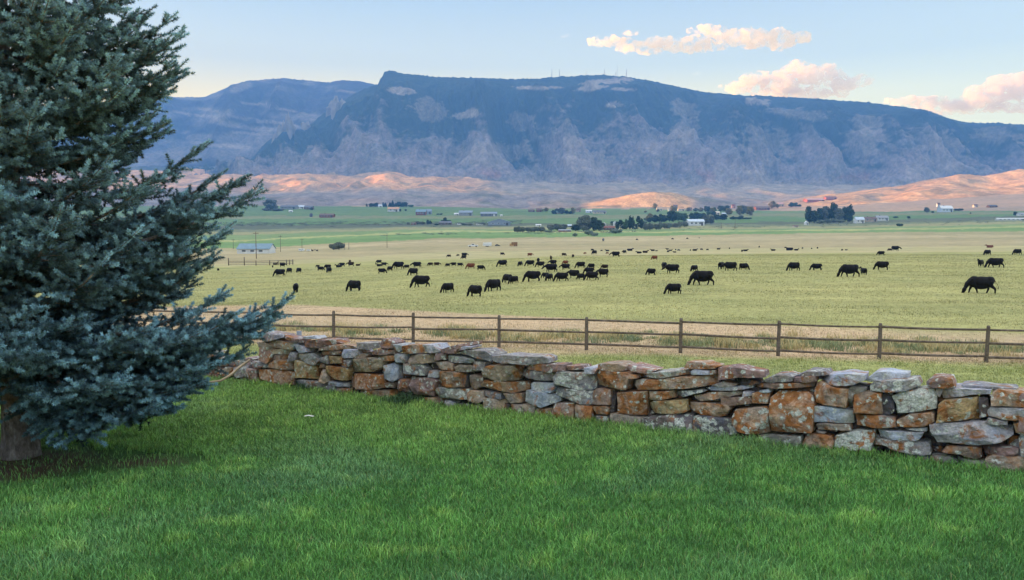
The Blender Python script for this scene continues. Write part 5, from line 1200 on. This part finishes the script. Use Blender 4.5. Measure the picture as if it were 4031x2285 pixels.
HB(H_, 2265, 2590, 328, 354, 'white', 'white', 'very long low white greenhouse at the picture edge', 'greenhouse', wins=6, rf=.3, depth=.12)
HB(H_, 2510, 2600, 272, 304, 'white', 'grey', 'white house above the long greenhouse', 'house', wins=2)
# the big blue roofed barn by the corral
HB(E, 120, 545, 706, 832, 'white', 'blue', 'wide machine barn with blue metal roof behind the corral', 'barn', wins=3, rf=.5, depth=.6, door='white')
HB(E, 360, 545, 765, 822, 'redbrown', 'slate', 'lean-to of dark red boards against the blue roofed barn', 'shed', wins=2, rf=.2, depth=.5)
# ------------------------------------------------------------------ vehicles, bales, poles, masts
TYRE = plain('tyre_rubber', (.02, .02, .02), .8, .2); GLS = plain('vehicle_glass', (.03, .04, .05), .1, .6)
def wheels(e, xs, y, r, wth=.22):
    for x in xs:
        for s in (-1, 1):
            MB().tube([(x, s * y - wth / 2, r), (x, s * y + wth / 2, r)], r, 14).build('wheel', TYRE, e, True)
def spot(R, x0, x1, y1):
    u, v = R((x0 + x1) / 2, y1); p = hit(u, v); return p, (x1 - x0) / (3.211) * p.y / F
VM = {'white': plain('white_paint', (.70, .72, .74), .3, .5, .05), 'dark': plain('dark_paint', (.03, .035, .04), .3, .5, .05)}
def body(prof, y, name, mat, e):
    mb = MB(); n = len(prof); V = [(x, -y, z) for x, z in prof] + [(x, y, z) for x, z in prof]
    mb.add(V, [tuple(range(n)), tuple(range(2 * n - 1, n - 1, -1))] + [(i, n + i, n + (i + 1) % n, (i + 1) % n) for i in range(n)]); o = mb.build(name, mat, e)
    bv = o.modifiers.new('b', 'BEVEL'); bv.width = .05; bv.segments = 2; return o
def pickup(R, x0, x1, y1, label, col='white', flip=1, nm='pickup_truck'):
    p, W = spot(R, x0, x1, y1); s = W / 5.6; e = empty(nm, p, 0 if flip > 0 else math.pi); e.scale = (s, s, s); tag(e, label, 'pickup truck', None, 'thing')
    body([(-2.8, .45), (2.75, .45), (2.8, .95), (2.65, 1.12), (1.35, 1.18), (-2.8, 1.18)], .95, 'body', VM[col], e)
    body([(1.35, 1.15), (.75, 1.82), (-.65, 1.85), (-.85, 1.15)], .82, 'cab', VM[col], e)
    for s_ in (-1, 1): MB().box(-.6, .72, s_ * .835 - .02, s_ * .835 + .02, 1.25, 1.72).build('side_window', GLS, e)
    wheels(e, (-1.75, 1.8), .85, .40)
pickup(F_, 780, 905, 750, 'white pickup truck parked beside the white trailer on the straw field', flip=-1)
p, W = spot(F_, 968, 1075, 744); s = W / 6.0; e = empty('cargo_trailer', p, .25); e.scale = (s, s, s); tag(e, 'tall white box trailer between a white pickup and a dark car', 'trailer', None, 'thing')
body([(-3, .55), (2.7, .55), (3.0, 1.4), (2.9, 3.0), (-3, 2.75)], 1.15, 'box', VM['white'], e); wheels(e, (-.6, .5), 1.0, .4)
MB().box(-2.98, 2.6, -1.19, -1.155, 1.3, 1.42).build('stripe', M_('blue'), e); MB().box(2.7, 3.9, -.08, .08, .5, .62).build('tow_bar', TYRE, e)
p, W = spot(F_, 1118, 1183, 738); s = W / 4.4; e = empty('parked_car', p, .1); e.scale = (s, s, s); tag(e, 'dark car parked between the white trailer and the hay stack', 'car', None, 'thing')
body([(-2.2, .35), (2.2, .35), (2.2, .8), (1.3, .95), (-1.6, 1.0), (-2.2, .95)], .88, 'body', VM['dark'], e); body([(1.15, .93), (.5, 1.5), (-1.1, 1.52), (-1.7, .98)], .76, 'cabin', GLS, e); wheels(e, (-1.35, 1.35), .8, .33)
HAYM = [plain('fresh_hay', (.46, .30, .15), .95, .1, .3, 1.5, bmp=.05), plain('weathered_hay', (.24, .13, .075), .95, .1, .3, 1.5, bmp=.05)]
p, W = spot(F_, 1303, 1403, 739); Hh = 52 / 3.211 * p.y / F; q = random.Random(3)
def bale(x, z, i, mat, lb):
    b_ = MB().box(-W / 8 + .04, W / 8 - .04, -1.2, 1.2, .01, Hh / 3 - .03); o = b_.build('hay_bale', mat, None, False, (p.x + x, p.y, p.z + z)); o.rotation_euler = (0, 0, q.uniform(-.05, .05))
    bv = o.modifiers.new('b', 'BEVEL'); bv.width = .12; bv.segments = 2; tag(o, lb, 'hay bale', 'hay bales stacked on the straw field', 'thing')
for r_ in range(3):
    for c_ in range(4):
        if c_ == 0 and r_ == 2: continue
        bale(-W / 2 + W / 8 + c_ * W / 4, r_ * Hh / 3, r_ * 4 + c_, HAYM[0 if c_ < 1 or (c_ == 1 and r_ == 0) else 1], f"{'pale' if c_ < 1 or (c_ == 1 and r_ == 0) else 'brown'} square hay bale, {['bottom','middle','top'][r_]} row of the stack, {ORD[c_]} column from the vehicles")
# white vehicles by the blue barn
for (x0, x1, lb) in [(885, 962, 'white camper trailer parked closest to the blue roofed barn'), (985, 1040, 'shorter white camper trailer beside a tangle of farm gear')]:
    p, W = spot(E, x0, x1, 802); s = W / 6.5; e = empty('camper_trailer', p, .1); e.scale = (s, s, s); tag(e, lb, 'camper', None, 'thing')
    body([(-3, .5), (2.6, .5), (3.2, 1.5), (2.8, 2.8), (-3, 2.8)], 1.15, 'body', VM['white'], e); wheels(e, (-.4,), 1.0, .38)
    for x in (-2, 0.1): MB().box(x, x + 1.1, -1.2, -1.152, 1.6, 2.2).build('window', GLS, e)
p, W = spot(E, 1040, 1140, 802); s = W / 7; e = empty('farm_implement', p, 0); e.scale = (s, s, s); tag(e, 'brown farm implement with open frame beside the white campers', 'farm machine', None, 'thing')
MB().box(-3, 3, -.1, .1, 1.0, 1.25).box(-3, -2.8, -.8, .8, .6, 2.0).box(0, .2, -.8, .8, .6, 2.2).box(2.6, 2.8, -.8, .8, .6, 1.6).build('frame', M_('brown'), e); wheels(e, (-2.2, 2.0), .9, .55)
p, W = spot(F_, 2465, 2505, 682); s = W / 2.6; e = empty('feed_bin', p, 0); e.scale = (s, s, s); tag(e, 'small dark grey feed bin standing alone in the pale field', 'feed bin', None, 'thing')
MB().tube([(0.2, 0, .7), (0.2, 0, 1.0), (.2, 0, 2.4), (.2, 0, 2.9)], [.3, .9, .9, .15], 14).build('hopper', M_('slate'), e)
for k in range(4): MB().tube([(.2 + .7 * math.cos(k * 1.57 + .78), .7 * math.sin(k * 1.57 + .78), 0), (.2 + .75 * math.cos(k * 1.57 + .78), .75 * math.sin(k * 1.57 + .78), 1.2)], .06, 5).build('leg', M_('dark'), e)
for (x0, x1, y1, lb) in [(640, 692, 474, 'white van parked in front of the low bushes near the big barn'), (882, 925, 476, 'small white van nearer the big pale roofed barn'), (935, 972, 476, 'silver white car beside the big pale roofed barn')]:
    p, W = spot(F_, x0, x1, y1); s = W / 5; e = empty('parked_van', p, 0); e.scale = (s, s, s); tag(e, lb, 'van', None, 'thing')
    body([(-2.5, .4), (2.5, .4), (2.5, 1.1), (1.7, 1.3), (1.1, 2.1), (-2.5, 2.15)], .95, 'body', VM['white'], e); MB().box(-1.9, .9, -1.0, -.952, 1.3, 1.85).build('side_window', GLS, e); wheels(e, (-1.6, 1.6), .85, .38)
PM = plain('pole_wood', (.15, .12, .10), .9, .1)
pl = [(E, 350, 555, 897, 'thick wooden pole standing at the corral before the blue barn', 1), (E, 657, 600, 812, 'thin utility pole between the blue barn and the campers', 0), (E, 928, 645, 775, 'thin utility pole above the white campers', 0), (E, 60, 650, 770, 'thin utility pole next to the spruce tips', 0), (E, 1468, 690, 782, 'short leaning post beside the round grey shrub', 0), (E, 1520, 685, 780, 'second short post past the round grey shrub', 0),
      (G_, 1905, 395, 520, 'distant utility pole beyond the white barn', 0), (G_, 1730, 440, 520, 'distant utility pole beside the white barn', 0), (E, 2003, 590, 760, 'faint utility pole at the edge of the bright green field', 0)]
for R, x, yt, yb, lb, thick in pl:
    u, v = R(x, yb); p = hit(u, v); h = (yb - yt) / 3.211 * p.y / F; e = empty('utility_pole', p); tag(e, lb, 'utility pole', 'utility poles', 'thing')
    r_ = .16 if thick else .15 * p.y / 500; MB().tube([(0, 0, -.5), (0, 0, h)], [r_, r_ * .75], 8).build('pole', PM, e, True)
    if h > 6: MB().box(-1.1, 1.1, -.07, .07, h * .93, h * .93 + .16).build('crossarm', PM, e)
# masts on the mountain top
STEEL = plain('mast_steel', (.30, .31, .33), .5, .5)
def ridge_pt(u):
    vs = np.interp(u, sk[0], sk[1]); y = float(YR1(u)); return pt(u, vs, y)
for u, hpx, wpx, lb in [(2172, 27, 3.4, 'lone mast standing first along the mountain top'), (2202, 24, 3.2, 'second mast close beside the first on the mountain top'), (2307, 17, 2.6, 'short faint mast at the middle of the mountain top'), (2379, 20, 3.4, 'dark mast above the bare summit patch'), (2423, 10, 2.6, 'very short mast between two taller ones'), (2429, 38, 2.0, 'tallest thinnest mast on the mountain top'), (2465, 26, 4.5, 'stout wide mast last along the mountain top')]:
    p = ridge_pt(u); h = hpx * p.y / F + 6; w_ = wpx * p.y / F * .9; e = empty('radio_mast', (p.x, p.y, p.z - 8)); tag(e, lb, 'radio mast', 'radio masts along the mountain top', 'thing'); h += 8
    mb = MB(); n = max(4, int(h / 6)); r_ = w_ * .12
    for k in range(3):
        a = k * 2.094; mb.tube([(w_ * .5 * math.cos(a), w_ * .5 * math.sin(a), 0), (w_ * .35 * math.cos(a), w_ * .35 * math.sin(a), h)], [r_ * 1.5, r_], 5)
        for j in range(n):
            a2 = a + 2.094; z0, z1 = h * j / n, h * (j + 1) / n; mb.tube([(w_ * .45 * math.cos(a), w_ * .45 * math.sin(a), z0), (w_ * .45 * math.cos(a2), w_ * .45 * math.sin(a2), z1)], r_ * .7, 4)
    mb.build('lattice_tower', STEEL, e)
    MB().tube([(0, 0, h), (0, 0, h * 1.12)], r_, 5).build('antenna', STEEL, e)
# ------------------------------------------------------------------ clouds (real volumes far behind the mountain)
def cloud(name, y, blobs, label, dens=.030, amp=1.0, seed=0, thin=1.0):
    """blobs: (u, v, half width px, half height px)"""
    q = random.Random(seed); bm = bmesh.new(); sc = y / F
    c0 = pt(blobs[0][0], blobs[0][1], y)
    for (u, v, a, b_) in blobs:
        n = max(3, int(a / b_ * 4))
        for i in range(n):
            for k in range(2):
                t = q.uniform(-1, 1); r = b_ * q.uniform(.65, 1.1) * math.sqrt(max(.25, 1 - t * t)); dv = q.uniform(-.5, .45) * b_
                p = pt(u + t * (a - r * .6), v + dv, y + q.uniform(-1, 1) * b_ * sc * 1.2) - c0
                bmesh.ops.create_icosphere(bm, subdivisions=2, radius=r * sc, matrix=Matrix.Translation(p) @ Matrix.Diagonal((1.25, 1.2, .85, 1)))
    me = bpy.data.meshes.new(name); bm.to_mesh(me); bm.free(); o = bpy.data.objects.new('tmp', me); COL.objects.link(o)
    md = o.modifiers.new('r', 'REMESH'); md.mode = 'VOXEL'; md.voxel_size = 2.2 * sc
    dg = bpy.context.evaluated_depsgraph_get(); dg.update(); m2 = bpy.data.meshes.new_from_object(o.evaluated_get(dg)); bpy.data.objects.remove(o)
    n = len(m2.vertices); co = np.empty(n * 3, np.float32); m2.vertices.foreach_get('co', co); co = co.reshape(-1, 3).astype(float); nr = np.empty(n * 3, np.float32); m2.vertices.foreach_get('normal', nr); nr = nr.reshape(-1, 3)
    s = 1 / (22 * sc); d = ridged(co[:, 0] * s * .45 + seed, co[:, 1] * s * .45, co[:, 2] * s * .8, 5, .6) - .5; d2 = fbm(co[:, 0] * s * 1.7, co[:, 1] * s * 1.7 + seed, co[:, 2] * s * 2.4, 4, .65)
    co += nr * (5.0 * sc * amp * d + 2.6 * sc * amp * d2)[:, None]
    m2.vertices.foreach_set('co', co.astype(np.float32).ravel()); m2.update()
    m = bpy.data.materials.new('cloud_vapour'); m.use_nodes = True; nt = m.node_tree; nt.nodes.clear(); out = nt.nodes.new('ShaderNodeOutputMaterial'); pv = nt.nodes.new('ShaderNodeVolumePrincipled')
    pv.inputs['Color'].default_value = (.98, .84, .61, 1); pv.inputs['Anisotropy'].default_value = .0  # peach tint paints evening sunlight into the vapour colour
    tc = N(nt, 'ShaderNodeTexCoord'); nz = noise(nt, tc.outputs['Object'], 1 / (34 * sc), 6, .68)
    mr = N(nt, 'ShaderNodeMapRange'); L(nt, nz, mr.inputs[0]); mr.inputs[1].default_value = .47; mr.inputs[2].default_value = .66; mr.inputs[3].default_value = 0; mr.inputs[4].default_value = dens; L(nt, mr.outputs[0], pv.inputs['Density'])
    L(nt, pv.outputs[0], out.inputs['Volume'])
    m2.materials.append(m); o = link(name, m2); o.location = c0; tag(o, label, 'cloud', 'evening clouds over the mountain', 'thing'); return o
CY = 11000
cloud('cloud', CY, [(2400,165,85,17),(2490,185,75,20),(2600,168,95,20),(2700,192,85,16),(2560,205,50,10),(2780,118,75,16),(2750,160,70,18),(2820,185,60,12),(2860,150,70,26),(2960,150,90,34),(3080,155,95,32),(3150,150,40,20),(2480,128,35,7)], 'long ragged orange and mauve cloud highest over the mountain', seed=1)
cloud('cloud', CY + 500, [(2900,345,70,24),(2990,320,70,32),(3080,330,85,40),(3160,290,80,40),(3240,300,85,36),(3320,330,80,30),(3390,318,45,18),(3130,252,22,10),(3150,370,190,22)], 'puffy peach cloud rising just above the mountain ridge', seed=2)
cloud('cloud', CY + 1500, [(3560,400,80,16),(3660,405,90,24),(3760,420,110,24),(3870,385,90,42),(3960,350,90,44),(4040,340,90,50),(4000,425,150,18),(3700,438,160,12)], 'peach cloud bank half hidden behind the far end of the ridge', seed=3)
cloud('cloud', CY, [(2232,140,14,5),(2215,145,10,4)], 'tiny wisp of cloud alone beside the long cloud', seed=4, amp=.5, dens=.004)
cloud('cloud', CY, [(2742,290,18,6)], 'faint speck of cloud between the long and the puffy cloud', seed=5, amp=.5, dens=.003)
# ------------------------------------------------------------------ sun, sky, haze, camera
SUN_AZ = math.radians(88); SUN_EL = math.radians(4.2)        # azimuth to the left of the view
sd = Vector((-math.sin(SUN_AZ) * math.cos(SUN_EL), math.cos(SUN_AZ) * math.cos(SUN_EL), math.sin(SUN_EL)))
sl = bpy.data.lights.new('sun', 'SUN'); sl.energy = 5.0; sl.angle = math.radians(.53); sl.color = (1.0, .50, .17)
so = bpy.data.objects.new('sun', sl); COL.objects.link(so); so.rotation_euler = sd.to_track_quat('Z', 'Y').to_euler(); so.location = (-50, 50, 60)
w = bpy.data.worlds.new('World'); scene.world = w; w.use_nodes = True; nt = w.node_tree
bg = nt.nodes['Background']; sky = nt.nodes.new('ShaderNodeTexSky'); sky.sky_type = 'NISHITA'; sky.sun_disc = False
sky.sun_elevation = SUN_EL; sky.sun_rotation = -SUN_AZ; sky.altitude = 1500; sky.air_density = 1.0; sky.dust_density = 1.4; sky.ozone_density = 1.6
tc = N(nt, 'ShaderNodeTexCoord'); sx = N(nt, 'ShaderNodeSeparateXYZ'); L(nt, tc.outputs['Generated'], sx.inputs[0])
# sky overhead whitened and brightened above the frame, added to light the ground
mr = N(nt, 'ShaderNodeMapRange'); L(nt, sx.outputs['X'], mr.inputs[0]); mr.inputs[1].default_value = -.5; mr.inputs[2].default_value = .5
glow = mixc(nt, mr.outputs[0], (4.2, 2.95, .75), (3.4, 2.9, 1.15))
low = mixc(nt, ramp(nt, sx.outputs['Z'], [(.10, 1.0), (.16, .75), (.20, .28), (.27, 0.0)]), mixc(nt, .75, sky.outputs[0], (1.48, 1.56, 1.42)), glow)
zenith_fill = mixc(nt, ramp(nt, sx.outputs['Z'], [(.30, 0.0), (.55, .92)]), low, ZENITH_FILL)
L(nt, zenith_fill, bg.inputs[0]); bg.inputs[1].default_value = SKY_STRENGTH if 'SKY_STRENGTH' in globals() else .15
if HAZE:
    hb = MB().box(-5350, 6500, -6500, 7300, -60, 1480).build('haze', None)
    m = bpy.data.materials.new('valley_haze'); m.use_nodes = True; nt = m.node_tree; nt.nodes.clear()
    out = nt.nodes.new('ShaderNodeOutputMaterial'); pv = nt.nodes.new('ShaderNodeVolumePrincipled')
    pv.inputs['Color'].default_value = (.14, .41, 1.0, 1); pv.inputs['Density'].default_value = HAZE_D
    L(nt, pv.outputs[0], out.inputs['Volume']); hb.data.materials.append(m)
    tag(hb, 'pale blue evening haze filling the valley', kind='stuff')
cam = bpy.data.cameras.new('camera'); co = bpy.data.objects.new('camera', cam); COL.objects.link(co)
co.location = (0, 0, ZC); co.rotation_euler = (math.pi / 2 - PITCH, 0, 0)
cam.sensor_width = 36; cam.lens = 36 * F / 4031; cam.clip_end = 60000; cam.clip_start = .1
scene.camera = co
scene.view_settings.view_transform = 'Standard'; scene.view_settings.look = 'None'; scene.view_settings.gamma = 1
scene.view_settings.exposure = EXPOSURE
c = scene.cycles
c.use_denoising = True; c.max_bounces = 5; c.diffuse_bounces = 3; c.glossy_bounces = 2; c.transmission_bounces = 4; c.volume_bounces = 3; c.transparent_max_bounces = 8
c.sample_clamp_indirect = 4
